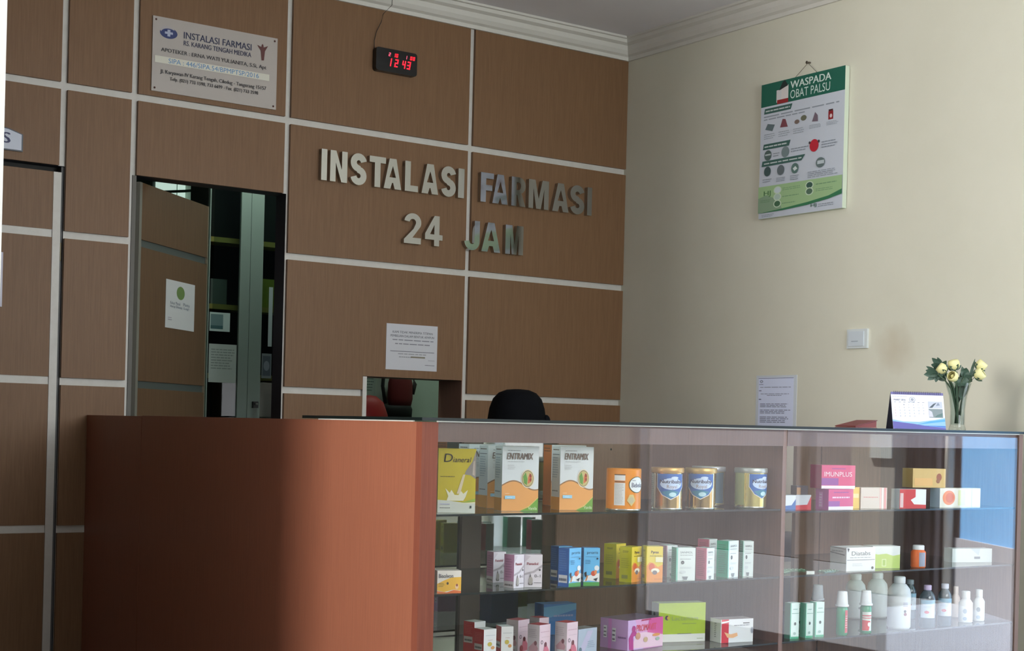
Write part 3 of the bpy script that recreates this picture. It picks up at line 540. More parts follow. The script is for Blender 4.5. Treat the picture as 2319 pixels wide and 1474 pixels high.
# ------------------------------------------------------------------ the display counter
FY, BY, X0, XD, X1 = 3.455, 4.146, 2.150, 3.555, 4.802
TS = 0.0034
def tz(x): return 1.092 + (x - X0) * TS
cnt = thing('display_counter', 'long red brown pharmacy counter with glass front and shelves', 'counter', (0, 0, 0))
b = MB(); b.box(X0, X0 + 0.052, FY, FY + 0.030, 0.0, 1.0885, noisy('post_laminate', (112, 60, 46), (128, 72, 54), (70, 70, 1.2), 4.0, 0.55, 0.0, 8, 0.2)); b.build('front_post', cnt)
b = MB(); b.box(X0, X0 + 0.018, FY + 0.030, 5.488, 0.0, 1.0885, REDWOOD); b.box(X0 + 0.018, X0 + 0.45, BY + 0.02, 5.488, 1.066, 1.0885, REDWOOD); b.box(X0 + 0.43, X0 + 0.45, BY + 0.02, 5.488, 0.0, 1.066, DARKWOOD); b.build('side_panel', cnt)
b = MB(); b.box(X1 - 0.022, X1, FY, BY, 0.0, 1.0985, noisy('end_board', (104, 82, 76), (118, 94, 86), (50, 50, 1.5), 4.0, 0.45)); b.build('end_panel', cnt)
b = MB(); b.box(XD - 0.009, XD + 0.009, FY + 0.010, BY - 0.03, 0.06, 1.093, noisy('divider_board', (108, 78, 66), (120, 88, 74), (50, 50, 1.5), 4.0, 0.4)); b.build('divider', cnt)
b = MB(); b.box(X0 + 0.052, XD - 0.009, BY - 0.03, BY, 0.0, 0.20, DARKWOOD); b.box(3.12, XD + 0.009, BY - 0.03, BY - 0.012, 0.20, 1.085, DARKWOOD); b.box(4.29, 4.425, BY - 0.03, BY - 0.012, 0.0, 1.085, DARKWOOD); b.box(4.432, X1 - 0.022, BY - 0.03, BY - 0.012, 0.0, 1.085, DARKWOOD); b.box(XD + 0.009, 4.29, BY - 0.03, BY - 0.012, 0.0, 0.30, DARKWOOD); b.ball((3.352, BY - 0.031, 1.010), 0.004, BLACK, (1, .5, 1), None, 8, 6); b.build('back_panel', cnt)
for x0, x1 in ((X0 + 0.018, 2.722), (2.80, 3.12)):
    b = MB(); b.box(x0, x1, BY - 0.022, BY - 0.017, 0.20, 1.085, MIRROR); b.build('mirror_door', cnt)
b = MB(); b.box(2.722, 2.80, BY - 0.035, BY - 0.008, 0.20, 1.085, mat((74, 58, 48), 0.5)); b.build('door_stile', cnt)
b = MB(); b.box(X0 + 0.052, X1 - 0.022, FY + 0.02, BY - 0.03, 0.14, 0.16, DARKWOOD); b.box(X0 + 0.052, X1 - 0.022, FY + 0.02, FY + 0.04, 0.0, 0.14, DARKWOOD); b.build('plinth', cnt)
b = MB()   # top rail behind the glass, following the slope of the top
for (xa, xb) in ((X0 + 0.052, XD - 0.009), (XD + 0.009, X1 - 0.022)):
    za, zb = tz(xa), tz(xb); la, lb = 1.034 + (xa - X0) * 0.0042, 1.034 + (xb - X0) * 0.0042
    y_0, y_1 = FY + 0.008, FY + 0.026
    V_ = [(xa, y_0, la), (xb, y_0, lb), (xb, y_0, zb - .004), (xa, y_0, za - .004), (xa, y_1, la), (xb, y_1, lb), (xb, y_1, zb - .004), (xa, y_1, za - .004)]
    for q in ((0, 1, 2, 3), (5, 4, 7, 6), (4, 5, 1, 0), (3, 2, 6, 7), (4, 0, 3, 7), (1, 5, 6, 2)): b.face([V_[i] for i in q], noisy('rail_laminate', (86, 63, 55), (97, 72, 63), (50, 50, 1.5), 4.0, 0.4))
b.build('top_rail', cnt)
b = MB()   # pale bead between wood and glass
for p, q in (((2.2, FY), (X1 - .02, FY)), ((X0, FY + .05), (X0, BY - 0.09))):
    d = Vector((0, 0.006, 0)) if p[1] == q[1] else Vector((0.006, 0, 0))
    A_, B_ = Vector((*p, tz(p[0]))), Vector((*q, tz(q[0]))); dz = Vector((0, 0, 0.0035))
    P_ = [A_ - dz, B_ - dz, B_, A_, A_ - dz + d, B_ - dz + d, B_ + d, A_ + d]
    for k in ((0, 1, 2, 3), (5, 4, 7, 6), (4, 5, 1, 0), (3, 2, 6, 7), (4, 0, 3, 7), (1, 5, 6, 2)): b.face([P_[i] for i in k], mat((222, 222, 214), 0.4))
b.build('bead', cnt)
for zi, zt in enumerate((0.834, 0.613, 0.397)):
    for xa, xb, dz in ((X0 + 0.020, XD - 0.010, 0.0), (XD + 0.010, X1 - 0.023, -0.008 if zi == 0 else 0.0)):
        b = MB(); b.box(xa, xb, FY + 0.012, BY - 0.075, zt + dz - 0.006, zt + dz, {'all': SHELFG, 'front': GEDGE, 'back': GEDGE}); b.build('glass_shelf', cnt)
for xa, xb in ((X0 + 0.0525, XD - 0.001), (XD + 0.001, X1 - 0.0225)):
    b = MB(); b.box(xa, xb, FY + 0.001, FY + 0.006, 0.16, 1.0865, GLASS); b.build('front_pane', cnt)
# glass worktop
b = MB(); xa, xb = X0 - 0.008, X1 + 0.03; ya, yb = FY - 0.012, BY
V_ = [(xa, ya, tz(xa)), (xb, ya, tz(xb)), (xb, yb, tz(xb)), (xa, yb, tz(xa))]; Vt = [(x, y, z + 0.0085) for x, y, z in V_]
b.face(V_[::-1], SHELFG); b.face(Vt, SHELFG)
for i in range(4): j = (i + 1) % 4; b.face([V_[i], V_[j], Vt[j], Vt[i]], GEDGE)
tag(b.build('glass_countertop'), 'long sheet of glass with dark edge lying on the counter', 'countertop')
b = MB(); b.box(X0, X0 + 0.018, 5.491, 6.098, 0.05, 1.0865, REDWOOD); tag(b.build('counter_gate'), 'dark wooden flap gate between the counter and the wood wall', 'gate')

# ------------------------------------------------------------------ goods: cartons
def carton(name, lab, cat, c, phi, w_, d_, h, z, base, front=(), left=(), top=(), d0=None, group=None):
    d0 = d_ if d0 is None else d0
    v = Vector((math.sin(phi), math.cos(phi)))
    cx, cy = c[0] + v.x * (d_ - d0) / 2, c[1] + v.y * (d_ - d0) / 2
    b = MB(); mm = {k: (mat(q, 0.42) if isinstance(q, tuple) else q) for k, q in base.items()}
    b.box(-w_ / 2, w_ / 2, -d_ / 2, d_ / 2, 0, h, mm)
    b.art(list(front), FR((-w_ / 2, -d_ / 2, 0), (1, 0, 0), (0, 0, 1), (0, -1, 0)), w_, h)
    b.art(list(left), FR((-w_ / 2, d_ / 2, 0), (0, -1, 0), (0, 0, 1), (-1, 0, 0)), d_, h)
    if top: b.art(list(top), FR((-w_ / 2, -d_ / 2, h), (1, 0, 0), (0, 1, 0), (0, 0, 1)), w_, d_)
    o = b.build(name, None, rotz(-phi, (cx, cy, z + 0.0004)))
    return tag(o, lab, cat, group)
Z1, Z1b, Z2, Z3 = 0.834, 0.826, 0.613, 0.397
WHT = (212, 218, 220); GT = (128, 132, 136)
carton('milk_carton', 'yellow milk powder carton with pouring milk picture beside the red post', 'carton', (2.307, 3.517), 0.45, 0.107, 0.04, 0.181, Z1, {'all': (196, 180, 44)},
    [('p', [(1.0, 0.98), (0.90, 0.80), (0.74, 0.66), (0.70, 0.60), (0.86, 0.59), (1.0, 0.53)], (140, 134, 128)), ('p', [(0.93, 0.80), (0.97, 0.82), (0.97, 0.58), (0.91, 0.60)], (186, 174, 164)), ('p', [(0.66, 0.60), (0.72, 0.60), (0.60, 0.30), (0.50, 0.30)], (214, 202, 170)),
     ('p', [(0.20, 0.38), (0.32, 0.31), (0.36, 0.36), (0.45, 0.28), (0.55, 0.28), (0.62, 0.34), (0.68, 0.30), (0.80, 0.36), (0.74, 0.25), (0.68, 0.19), (0.24, 0.19), (0.28, 0.26)], (226, 226, 200)), ('p', [(0, 0.0), (1, 0.0), (1, 0.17), (0.7, 0.16), (0.3, 0.19), (0, 0.20)], (206, 212, 200)), ('p', [(0.62, 0.16), (1, 0.18), (1, 0.23), (0.8, 0.19)], (150, 180, 70)), ('p', [(0.5, 0.145), (1, 0.155), (1, 0.175)], (232, 230, 190)),
     ('t', 'D', 0.16, 0.79, 0.38, 0.92, (34, 32, 22), {'shear': 0.15}), ('t', 'ianeral', 0.40, 0.79, 0.86, 0.87, (34, 32, 22), {'shear': 0.06}), ('l', 0.06, 0.555, 0.44, 0.58, 1, (90, 84, 40)), ('l', 0.06, 0.07, 0.34, 0.09, 1, (50, 54, 50)), ('l', 0.06, 0.12, 0.32, 0.16, 1, (176, 180, 206)), ('r', 0.86, 0.075, 0.90, 0.115, (40, 60, 60))], d0=0.011)
def entramix(lab, c, phi, w_, h, d0, side=(214, 230, 238)):
    wave = [(0, 0.36)] + [(x / 20, 0.40 + 0.06 * math.sin(x / 20 * 5.6 - 0.2) - 0.05 * max(0, x / 20 - 0.5)) for x in range(0, 21)]
    fr_ = [('p', [(0, 0.0), (1, 0.0)] + [(x, y + 0.015) for x, y in wave[:0:-1]], (150, 110, 70)), ('p', [(0, 0.0), (1, 0.0)] + [(x, y - 0.006) for x, y in wave[:0:-1]], (226, 160, 88)), ('p', [(0.5, 0), (1, 0), (1, 0.20), (0.75, 0.06)], (108, 160, 56)), ('p', [(0.48, 0.012), (0.75, 0.065), (1, 0.20), (1, 0.215), (0.74, 0.075)], (214, 196, 110)),
           ('e', 0.70, 0.50, 0.185, 0.145, (224, 214, 190)), ('e', 0.70, 0.50, 0.16, 0.13, (120, 112, 84)), ('e', 0.70, 0.50, 0.145, 0.118, (196, 180, 120)), ('p', [(0.57, 0.53), (0.64, 0.60), (0.69, 0.50), (0.68, 0.40), (0.60, 0.43)], (96, 150, 60)), ('p', [(0.70, 0.42), (0.79, 0.45), (0.81, 0.54), (0.75, 0.59), (0.71, 0.52)], (206, 110, 60)), ('e', 0.77, 0.545, 0.028, 0.03, (140, 40, 30)), ('e', 0.775, 0.485, 0.028, 0.026, (150, 50, 30)),
           ('t', 'ENTRAMIX', 0.13, 0.795, 0.83, 0.895, (104, 84, 74), {'bold': 0.02, 'shear': 0.02}), ('l', 0.14, 0.925, 0.48, 0.945, 1, (110, 112, 116)), ('l', 0.14, 0.755, 0.6, 0.775, 1, (170, 172, 174)), ('l', 0.14, 0.64, 0.36, 0.72, 3, (184, 186, 188)), ('r', 0.08, 0.185, 0.36, 0.235, (150, 204, 230)), ('l', 0.14, 0.195, 0.28, 0.225, 1, (210, 228, 236)), ('l', 0.08, 0.26, 0.2, 0.28, 1, (244, 214, 170)), ('t', 'Vanila', 0.72, 0.02, 0.96, 0.065, (226, 232, 200))]
    lf = [('r', 0, 0, 1, 0.20, (226, 166, 78)), ('l', 0.15, 0.93, 0.85, 0.97, 1, (90, 90, 86)), ('r', 0.1, 0.865, 0.9, 0.875, (84, 100, 120)), ('l', 0.15, 0.50, 0.8, 0.84, 9, (160, 186, 204)), ('l', 0.15, 0.28, 0.8, 0.32, 1, (120, 136, 150))] if side[2] > 200 else [('l', 0.1, 0.88, 0.9, 0.97, 2, (120, 74, 40))]
    carton('formula_carton', lab, 'carton', c, phi, w_, 0.06, h, Z1, {'all': WHT, 'left': side, 'right': (214, 140, 70), 'top': (120, 116, 104)}, fr_, lf, d0=d0, group='white and orange formula cartons')
entramix('white and orange formula carton at the front, nearest the yellow carton', (2.562, 3.583), 0.25, 0.115, 0.190, 0.06)
entramix('white and orange formula carton at the front, nearest the orange tin', (2.773, 3.587), 0.21, 0.111, 0.191, 0.06)
entramix('white and orange formula carton half hidden between yellow carton and front carton', (2.600, 3.722), 0.14, 0.116, 0.188, 0.06)
entramix('white and orange formula carton rearmost, mostly behind the yellow carton', (2.606, 3.840), 0.03, 0.123, 0.190, 0.06)
entramix('formula carton turned with its orange side out behind the front pair', (2.903, 3.797), 0.20, 0.122, 0.192, 0.06, (206, 122, 62))
# tins
def tin(name, lab, c, r, h, z, body, lid, art, wid, yaw0=0.0, lid_r=None, group=None, rough=0.3, metal=0.0):
    t = thing(name, lab, 'tin', (c[0], c[1], z + 0.0004), 0, group)
    bm_ = mat(body, rough, metal); dist = math.hypot(*c); dc = Vector((-c[0] / dist, -c[1] / dist, 0)); rt = Vector((c[1] / dist, -c[0] / dist, 0)); rim = mat((206, 206, 200), 0.2, 1.0)
    b = MB(); b.lathe([[(0, 0), (r - 0.002, 0)], ([(r - 0.002, 0), (r + 0.0008, 0.002), (r + 0.0008, 0.005), (r, 0.006)], rim), [(r, 0.006), (r, h - 0.014 if lid else h - 0.004)], [(r, h - 0.014 if lid else h - 0.004), (r - 0.001, h), (0, h)]], bm_, 40)
    def warp(x, y, off): a = yaw0 + (x - wid / 2) / r; return (dc * math.cos(a) + rt * math.sin(a)) * (r + off) + Vector((0, 0, y))
    b.art(art, None or FR((0, 0, 0), (1, 0, 0), (0, 0, 1), (0, -1, 0)), 1, 1, warp); b.build('body', t)
    if lid:
        lr = lid_r or r + 0.003
        b = MB(); b.lathe([[(lr - 0.001, h - 0.016), (lr, h - 0.014), (lr, h - 0.002), (lr - 0.002, h + 0.0004)], [(lr - 0.002, h + 0.0004), (lr - 0.006, h - 0.001), (0, h - 0.001)]], mat(lid, 0.35, 0.5), 40); b.build('lid', t)
    return t
WH = (222, 224, 222)
tin('milk_tin', 'orange milk powder tin with white label panels on upper shelf', (2.920, 3.520), 0.0533, 0.128, Z1, (224, 142, 48), None,
    [('r', 0.038, 0.017, 0.072, 0.108, WH), ('l', 0.041, 0.022, 0.069, 0.083, 14, (178, 180, 180)), ('r', 0.038, 0.108, 0.072, 0.111, (90, 60, 40)), ('r', 0.038, 0.085, 0.072, 0.092, (214, 130, 50)), ('r', 0.040, 0.087, 0.070, 0.090, (110, 70, 50)), ('p', [(0.112 + 0.029 * math.cos(a / 10 * PI + 1.57) * (1 if a < 11 else 1), 0.080 + 0.025 * math.sin(a / 10 * PI + 1.57)) for a in range(0, 20)], (60, 84, 64)), ('p', [(0.112 + 0.027 * math.cos(a / 10 * PI + 1.57), 0.080 + 0.023 * math.sin(a / 10 * PI + 1.57)) for a in range(0, 20)], (222, 228, 226)), ('t', 'Bebelac', 0.092, 0.072, 0.138, 0.086, (60, 64, 96), {'bold': 0.01}), ('r', 0.093, 0.092, 0.106, 0.0935, (90, 100, 120)), ('p', [(0.078, 0.032), (0.092, 0.015), (0.106, 0.032), (0.098, 0.050), (0.086, 0.050)], (206, 190, 130)), ('e', 0.092, 0.033, 0.008, 0.010, (186, 180, 150))], 0.14, 0.05)
def shield(cx): 
    s = 0.046
    return [('p', [(cx - s, 0.112), (cx - s, 0.070), (cx - s * 0.6, 0.045), (cx, 0.031), (cx + s * 0.6, 0.045), (cx + s, 0.070), (cx + s, 0.112)], (214, 214, 200)), ('p', [(cx - s * 0.96, 0.112), (cx - s * 0.96, 0.071), (cx - s * 0.57, 0.047), (cx, 0.034), (cx + s * 0.57, 0.047), (cx + s * 0.96, 0.071), (cx + s * 0.96, 0.112)], (28, 92, 168)), ('p', [(cx - 0.03, 0.056), (cx, 0.062), (cx + 0.03, 0.056), (cx + 0.012, 0.041), (cx, 0.037), (cx - 0.012, 0.041)], (34, 120, 150)),
            ('e', cx + 0.002, 0.081, 0.036, 0.018, (186, 208, 236)), ('e', cx + 0.006, 0.048, 0.012, 0.007, (176, 214, 222)), ('e', cx + 0.012, 0.100, 0.012, 0.004, (196, 214, 236)), ('t', 'Nutribaby', cx - 0.034, 0.079, cx + 0.036, 0.094, (44, 40, 70), {'bold': 0.015}), ('t', 'Royal', cx - 0.013, 0.064, cx + 0.019, 0.078, (150, 130, 120)), ('r', cx - 0.028, 0.0955, cx - 0.014, 0.0965, (70, 70, 100))]
GOLD = (190, 164, 112)
tin('milk_tin', 'gold tin with blue shield label, leftmost of the blue-labelled tins', (3.109, 3.534), 0.0490, 0.131, Z1, GOLD, (190, 150, 84), [('r', -0.042, 0.010, -0.006, 0.112, (168, 176, 170)), ('l', -0.038, 0.02, -0.010, 0.105, 14, (130, 138, 134)), ('r', -0.004, 0.006, 0.0, 0.112, (220, 216, 200))] + shield(0.052), 0.09, 0.10, 0.0525, 'gold tins with blue shield labels', 0.16, 1.0)
tin('milk_tin', 'gold tin with blue shield label facing front, second blue-labelled tin', (3.247, 3.530), 0.0478, 0.130, Z1, GOLD, (190, 160, 96), shield(0.045), 0.09, 0.0, 0.0512, 'gold tins with blue shield labels', 0.16, 1.0)
tin('milk_tin', 'gold tin with grey lid standing behind the second blue-labelled tin', (3.420, 3.680), 0.0530, 0.131, Z1, (190, 176, 120), (176, 176, 178), [('r', 0.0, 0.010, 0.10, 0.112, (70, 96, 110))], 0.10, 0.2, 0.056, 'gold tins with blue shield labels', 0.3, 0.6)
tin('milk_tin', 'pale gold tin with blue shield turned right, nearest the divider', (3.482, 3.545), 0.0520, 0.131, Z1, (212, 200, 130), (170, 176, 170), [('r', -0.03, 0.010, 0.012, 0.116, (168, 176, 120))] + shield(0.074), 0.09, 0.22, 0.0545, 'gold tins with blue shield labels', 0.2, 0.85)
# upper shelf, right bay
carton('medicine_box', 'small white box with blue wave at the left end of right bay', 'box', (3.642, 3.522), 0.10, 0.044, 0.05, 0.049, Z1b, {'all': (214, 222, 228)}, [('p', [(0, 0), (1, 0), (1, 0.75), (0.6, 0.32), (0, 0.28)], (58, 104, 170))], (), d0=0.009)
carton('medicine_box', 'small grey white box with red wave beside the blue wave box', 'box', (3.699, 3.516), 0.20, 0.062, 0.05, 0.050, Z1b, {'all': (186, 190, 196)}, [('p', [(0, 0), (1, 0), (1, 0.95), (0.75, 0.35), (0, 0.3)], (184, 48, 60))], (), d0=0.005)
carton('medicine_box', 'tiny dark box on top of the red wave box', 'box', (3.70, 3.535), 0.2, 0.045, 0.035, 0.03, Z1b + 0.0508, {'all': (70, 58, 64)}, [('r', 0, 0, 0.35, 0.8, (150, 110, 70))])
MG = (196, 62, 120); PU = (140, 66, 150)
carton('medicine_box', 'magenta and purple box, lower of the stacked pair', 'box', (3.854, 3.518), 0.03, 0.118, 0.06, 0.070, Z1b, {'all': MG, 'left': (176, 56, 150)}, [('r', 0, 0, 1, 0.16, (226, 220, 226)), ('r', 0, 0.16, 0.45, 0.42, PU), ('l', 0.15, 0.52, 0.85, 0.72, 1, (226, 190, 210)), ('l', 0.2, 0.80, 0.8, 0.9, 1, PU)], [('r', 0.25, 0.1, 0.55, 0.85, (214, 130, 200)), ('l', 0.3, 0.15, 0.5, 0.8, 5, (236, 210, 236))])
carton('medicine_box', 'magenta and purple box, upper of the stacked pair', 'box', (3.850, 3.505), 0.25, 0.134, 0.07, 0.080, Z1b + 0.0710, {'all': (206, 70, 120)}, [('r', 0, 0, 1, 0.13, (228, 222, 228)), ('r', 0, 0.15, 0.5, 0.45, PU), ('t', 'IMUNPLUS', 0.08, 0.52, 0.9, 0.72, (236, 214, 222)), ('l', 0.3, 0.82, 0.7, 0.9, 1, PU)], d0=0.017)
carton('medicine_box', 'narrow yellow box beside the magenta stack', 'box', (3.978, 3.535), 0.10, 0.034, 0.05, 0.074, Z1b, {'all': (222, 186, 80)}, [('r', 0.1, 0.5, 0.9, 0.7, (236, 214, 150))], d0=0.004)
carton('medicine_box', 'pale beige box with pink stripes in the right bay', 'box', (4.052, 3.520), 0.20, 0.112, 0.05, 0.073, Z1b, {'all': (206, 196, 186)}, [('r', 0.72, 0.0, 0.78, 1.0, (226, 180, 176)), ('r', 0.80, 0, 0.86, 1, (238, 226, 220)), ('r', 0.88, 0, 0.97, 1, (214, 150, 150)), ('t', 'Imboost', 0.1, 0.45, 0.62, 0.65, (206, 150, 146)), ('e', 0.12, 0.55, 0.08, 0.2, (214, 170, 160))][:3] + [('l', 0.1, 0.5, 0.65, 0.62, 1, (206, 150, 146))], d0=0.009)
carton('medicine_box', 'red and white box in the middle of the right bay', 'box', (4.223, 3.490), 0.25, 0.112, 0.05, 0.068, Z1b, {'all': (226, 232, 234)}, [('p', [(0, 0), (1, 0), (1, 0.2), (0.55, 0.22), (0.42, 0.45), (0.6, 0.6), (0.6, 1), (0, 1)], (196, 62, 64)), ('r', 0.02, 0.05, 0.14, 0.8, (216, 190, 190))], d0=0.008)
carton('medicine_box', 'white box with orange fruit disc, lower right of the red box', 'box', (4.513, 3.531), 0.14, 0.198, 0.05, 0.070, Z1b, {'all': (222, 220, 206), 'left': (176, 198, 214)}, [('e', 0.22, 0.5, 0.15, 0.38, (224, 130, 84)), ('e', 0.24, 0.5, 0.1, 0.26, (206, 98, 60)), ('r', 0.45, 0.1, 0.62, 0.9, (210, 214, 160)), ('r', 0.78, 0, 0.785, 1, (170, 186, 196))])
carton('medicine_box', 'tan box lying on top of the white fruit box', 'box', (4.375, 3.545), 0.22, 0.146, 0.06, 0.069, Z1b + 0.0710, {'all': (206, 176, 110)}, [('e', 0.80, 0.55, 0.08, 0.2, (150, 84, 50)), ('e', 0.77, 0.35, 0.06, 0.12, (140, 90, 50)), ('r', 0.05, 0.1, 0.6, 0.5, (220, 176, 110))], d0=0.012)
# middle shelf, left bay
def panadol(lab, c, phi, w_, d_, h, d0=None):
    carton('medicine_box', lab, 'box', c, phi, w_, d_, h, Z2, {'all': (222, 216, 222), 'left': (212, 160, 200), 'top': (196, 186, 196)},
        [('p', [(0, 0.75), (0.35, 0.95), (0, 1)], (206, 196, 204)), ('p', [(0, 0.42), (0.5, 0.50), (1, 0.70), (1, 0.62), (0.55, 0.44), (0, 0.36)], (180, 172, 178)), ('t', 'Panadol', 0.14, 0.68, 0.76, 0.76, (140, 40, 60), {'bold': 0.02}), ('t', '0-1', 0.57, 0.30, 0.90, 0.39, (90, 86, 90)), ('p', [(0.22, 0.10), (0.28, 0.30), (0.34, 0.42), (0.40, 0.30), (0.48, 0.12), (0.46, 0.06), (0.26, 0.06)], (110, 104, 104)), ('e', 0.36, 0.20, 0.12, 0.12, (170, 164, 158)), ('e', 0.86, 0.53, 0.05, 0.03, (60, 60, 60)), ('l', 0.55, 0.12, 0.95, 0.16, 1, (70, 70, 72))],
        [('r', 0, 0.0, 1, 0.20, (222, 220, 226)), ('l', 0.1, 0.03, 0.9, 0.17, 1, (130, 126, 134)), ('l', 0.15, 0.3, 0.85, 0.9, 8, (186, 130, 176))], d0=d0, group='pink and white syrup boxes')
panadol('pink and white syrup box with pink side out, front left', (2.525, 3.533), -0.19, 0.042, 0.040, 0.097)
panadol('pink and white syrup box facing straight forward, front right', (2.588, 3.526), 0.50, 0.053, 0.040, 0.095, 0.020)
panadol('pink and white syrup box in the shade behind the front two', (2.562, 3.677), 0.09, 0.043, 0.040, 0.092)
def proris(lab, c, phi, w_, d_, h, d0=None):
    carton('medicine_box', lab, 'box', c, phi, w_, d_, h, Z2, {'all': (96, 178, 224), 'left': (34, 92, 168), 'top': (60, 110, 170)},
        [('r', 0, 0, 1, 0.10, (70, 150, 70)), ('p', [(0.0, 0.11), (0.35, 0.14), (1, 0.1), (1, 0.34), (0.5, 0.30), (0.2, 0.24)], (226, 228, 226)), ('t', 'proris', 0.2, 0.82, 0.88, 0.91, (36, 64, 96), {'bold': 0.0}), ('e', 0.82, 0.47, 0.15, 0.07, (226, 232, 236)), ('e', 0.62, 0.33, 0.15, 0.07, (200, 80, 50)), ('e', 0.75, 0.36, 0.08, 0.06, (220, 140, 90)), ('p', [(0.04, 0.34), (0.18, 0.38), (0.2, 0.25), (0.1, 0.23)], (30, 32, 40)), ('p', [(0.12, 0.12), (0.2, 0.13), (0.3, 0.28), (0.22, 0.28)], (190, 120, 60)), ('p', [(0.6, 0.18), (0.9, 0.22), (0.8, 0.12)], (40, 44, 56)), ('e', 0.84, 0.72, 0.06, 0.025, (40, 60, 80)), ('r', 0.12, 0.765, 0.9, 0.772, (60, 110, 150)), ('l', 0.1, 0.58, 0.5, 0.70, 3, (60, 120, 160))],
        [('r', 0.06, 0.10, 0.86, 0.30, (206, 210, 216)), ('l', 0.1, 0.11, 0.8, 0.29, 1, (80, 90, 110)), ('l', 0.1, 0.4, 0.85, 0.95, 9, (70, 124, 190))], d0=d0, group='light blue syrup boxes')
proris('light blue syrup box with dark blue side out, front left', (2.703, 3.499), -0.26, 0.058, 0.040, 0.114)
proris('light blue syrup box facing straight forward, front right', (2.772, 3.484), 0.45, 0.049, 0.036, 0.113, 0.016)
proris('light blue syrup box with dark side, behind the front left one', (2.786, 3.649), -0.01, 0.052, 0.040, 0.105)
def pyrex(lab, c, phi, w_, d_, h, d0=None):
    carton('medicine_box', lab, 'box', c, phi, w_, d_, h, Z2, {'all': (222, 200, 52), 'left': (206, 200, 36), 'top': (196, 188, 70)},
        [('p', [(0.02, 0.0), (1, 0), (1, 0.5), (0.7, 0.42), (0.45, 0.53), (0.2, 0.56), (0.02, 0.45)], (222, 142, 48)), ('e', 0.33, 0.42, 0.18, 0.11, (206, 90, 40)), ('e', 0.55, 0.32, 0.26, 0.07, (236, 232, 210)), ('e', 0.52, 0.27, 0.15, 0.06, (120, 110, 110)), ('t', 'Pyrex', 0.28, 0.78, 0.74, 0.88, (70, 44, 20), {'bold': 0.02}), ('l', 0.2, 0.72, 0.95, 0.76, 1, (90, 80, 40)), ('r', 0.55, 0.56, 1, 0.70, (230, 226, 180)), ('l', 0.5, 0.08, 0.95, 0.1, 1, (150, 90, 40))],
        [('l', 0.25, 0.84, 0.75, 0.90, 2, (70, 70, 20)), ('l', 0.15, 0.4, 0.85, 0.7, 5, (180, 176, 40)), ('r', 0.2, 0.1, 0.7, 0.2, (150, 150, 60))], d0=d0, group='bright yellow syrup boxes')
pyrex('bright yellow syrup box with plain yellow side out, front', (2.966, 3.533), -0.38, 0.064, 0.042, 0.108)
pyrex('bright yellow syrup box showing its orange picture front', (3.031, 3.506), 0.40, 0.053, 0.045, 0.110)
pyrex('yellow syrup box in the shade behind the plain-sided one', (2.995, 3.645), -0.33, 0.057, 0.045, 0.108)
def sanmol(lab, c, phi, w_, h, side, d0=None, z=Z2, d_=0.045):
    carton('medicine_box', lab, 'box', c, phi, w_, d_, h, z, {'all': (214, 226, 224), 'left': side, 'top': (186, 214, 204)},
        [('r', 0, 0, 0.08, 1, tuple(int(.5 * q + 110) for q in side)), ('t', 'SANMOL', 0.2, 0.83, 0.85, 0.89, (130, 140, 144), {'bold': 0.01}), ('l', 0.2, 0.76, 0.85, 0.80, 1, (150, 160, 164)), ('l', 0.2, 0.64, 0.75, 0.68, 1, (140, 150, 154)), ('e', 0.33, 0.55, 0.085, 0.055, (52, 60, 64)), ('e', 0.33, 0.55, 0.055, 0.035, (96, 104, 106)), ('l', 0.2, 0.36, 0.8, 0.42, 2, (176, 186, 190)), ('e', 0.35, 0.26, 0.16, 0.045, (200, 210, 212)), ('p', [(0.32, 0.12), (0.62, 0.12), (0.56, 0.02), (0.4, 0.02)], (120, 128, 132))],
        [('l', 0.15, 0.1, 0.85, 0.92, 14, tuple(int(q * 0.82) for q in side))], d0=d0, group='white syrup boxes with coloured sides')
SG = (24, 172, 132); SP = (206, 96, 120)
sanmol('white syrup box with green side, right of the orange picture box', (3.161, 3.508), 0.38, 0.063, 0.102, SG)
sanmol('white syrup box with pink side between two green-sided boxes', (3.247, 3.501), -0.06, 0.036, 0.100, SP)
sanmol('tall white syrup box with bright green side, left of the last one', (3.363, 3.521), -0.19, 0.057, 0.118, SG)
sanmol('tall white syrup box with pale green side, last by the divider', (3.446, 3.519), 0.50, 0.035, 0.115, (96, 190, 160), d_=0.04)
sanmol('white syrup box with dull pink side, behind orange picture box', (3.183, 3.605), 0.17, 0.041, 0.101, (150, 60, 70))
sanmol('white syrup box with pink side behind the tall green box', (3.385, 3.640), -0.18, 0.046, 0.114, SP)
carton('medicine_box', 'small white and yellow box beside the red post, middle shelf', 'box', (2.268, 3.488), 0.30, 0.069, 0.04, 0.063, Z2, {'all': (222, 218, 208), 'top': (200, 196, 186)},
    [('p', [(0, 0), (1, 0), (1, 0.10), (0.7, 0.15), (0.4, 0.04), (0, 0.1)], (214, 110, 50)), ('p', [(0, 0.42), (0.3, 0.58), (0.6, 0.70), (1, 0.72), (1, 0.12), (0.7, 0.17), (0.3, 0.06), (0, 0.14)], (228, 178, 60)), ('t', 'Bisolvon', 0.06, 0.68, 0.66, 0.86, (60, 66, 84), {'bold': 0.01}), ('e', 0.43, 0.44, 0.045, 0.06, (60, 50, 30)), ('l', 0.05, 0.28, 0.3, 0.48, 3, (130, 110, 50)), ('e', 0.82, 0.30, 0.07, 0.12, (226, 190, 150)), ('e', 0.82, 0.36, 0.04, 0.06, (150, 80, 60))], d0=0.023)
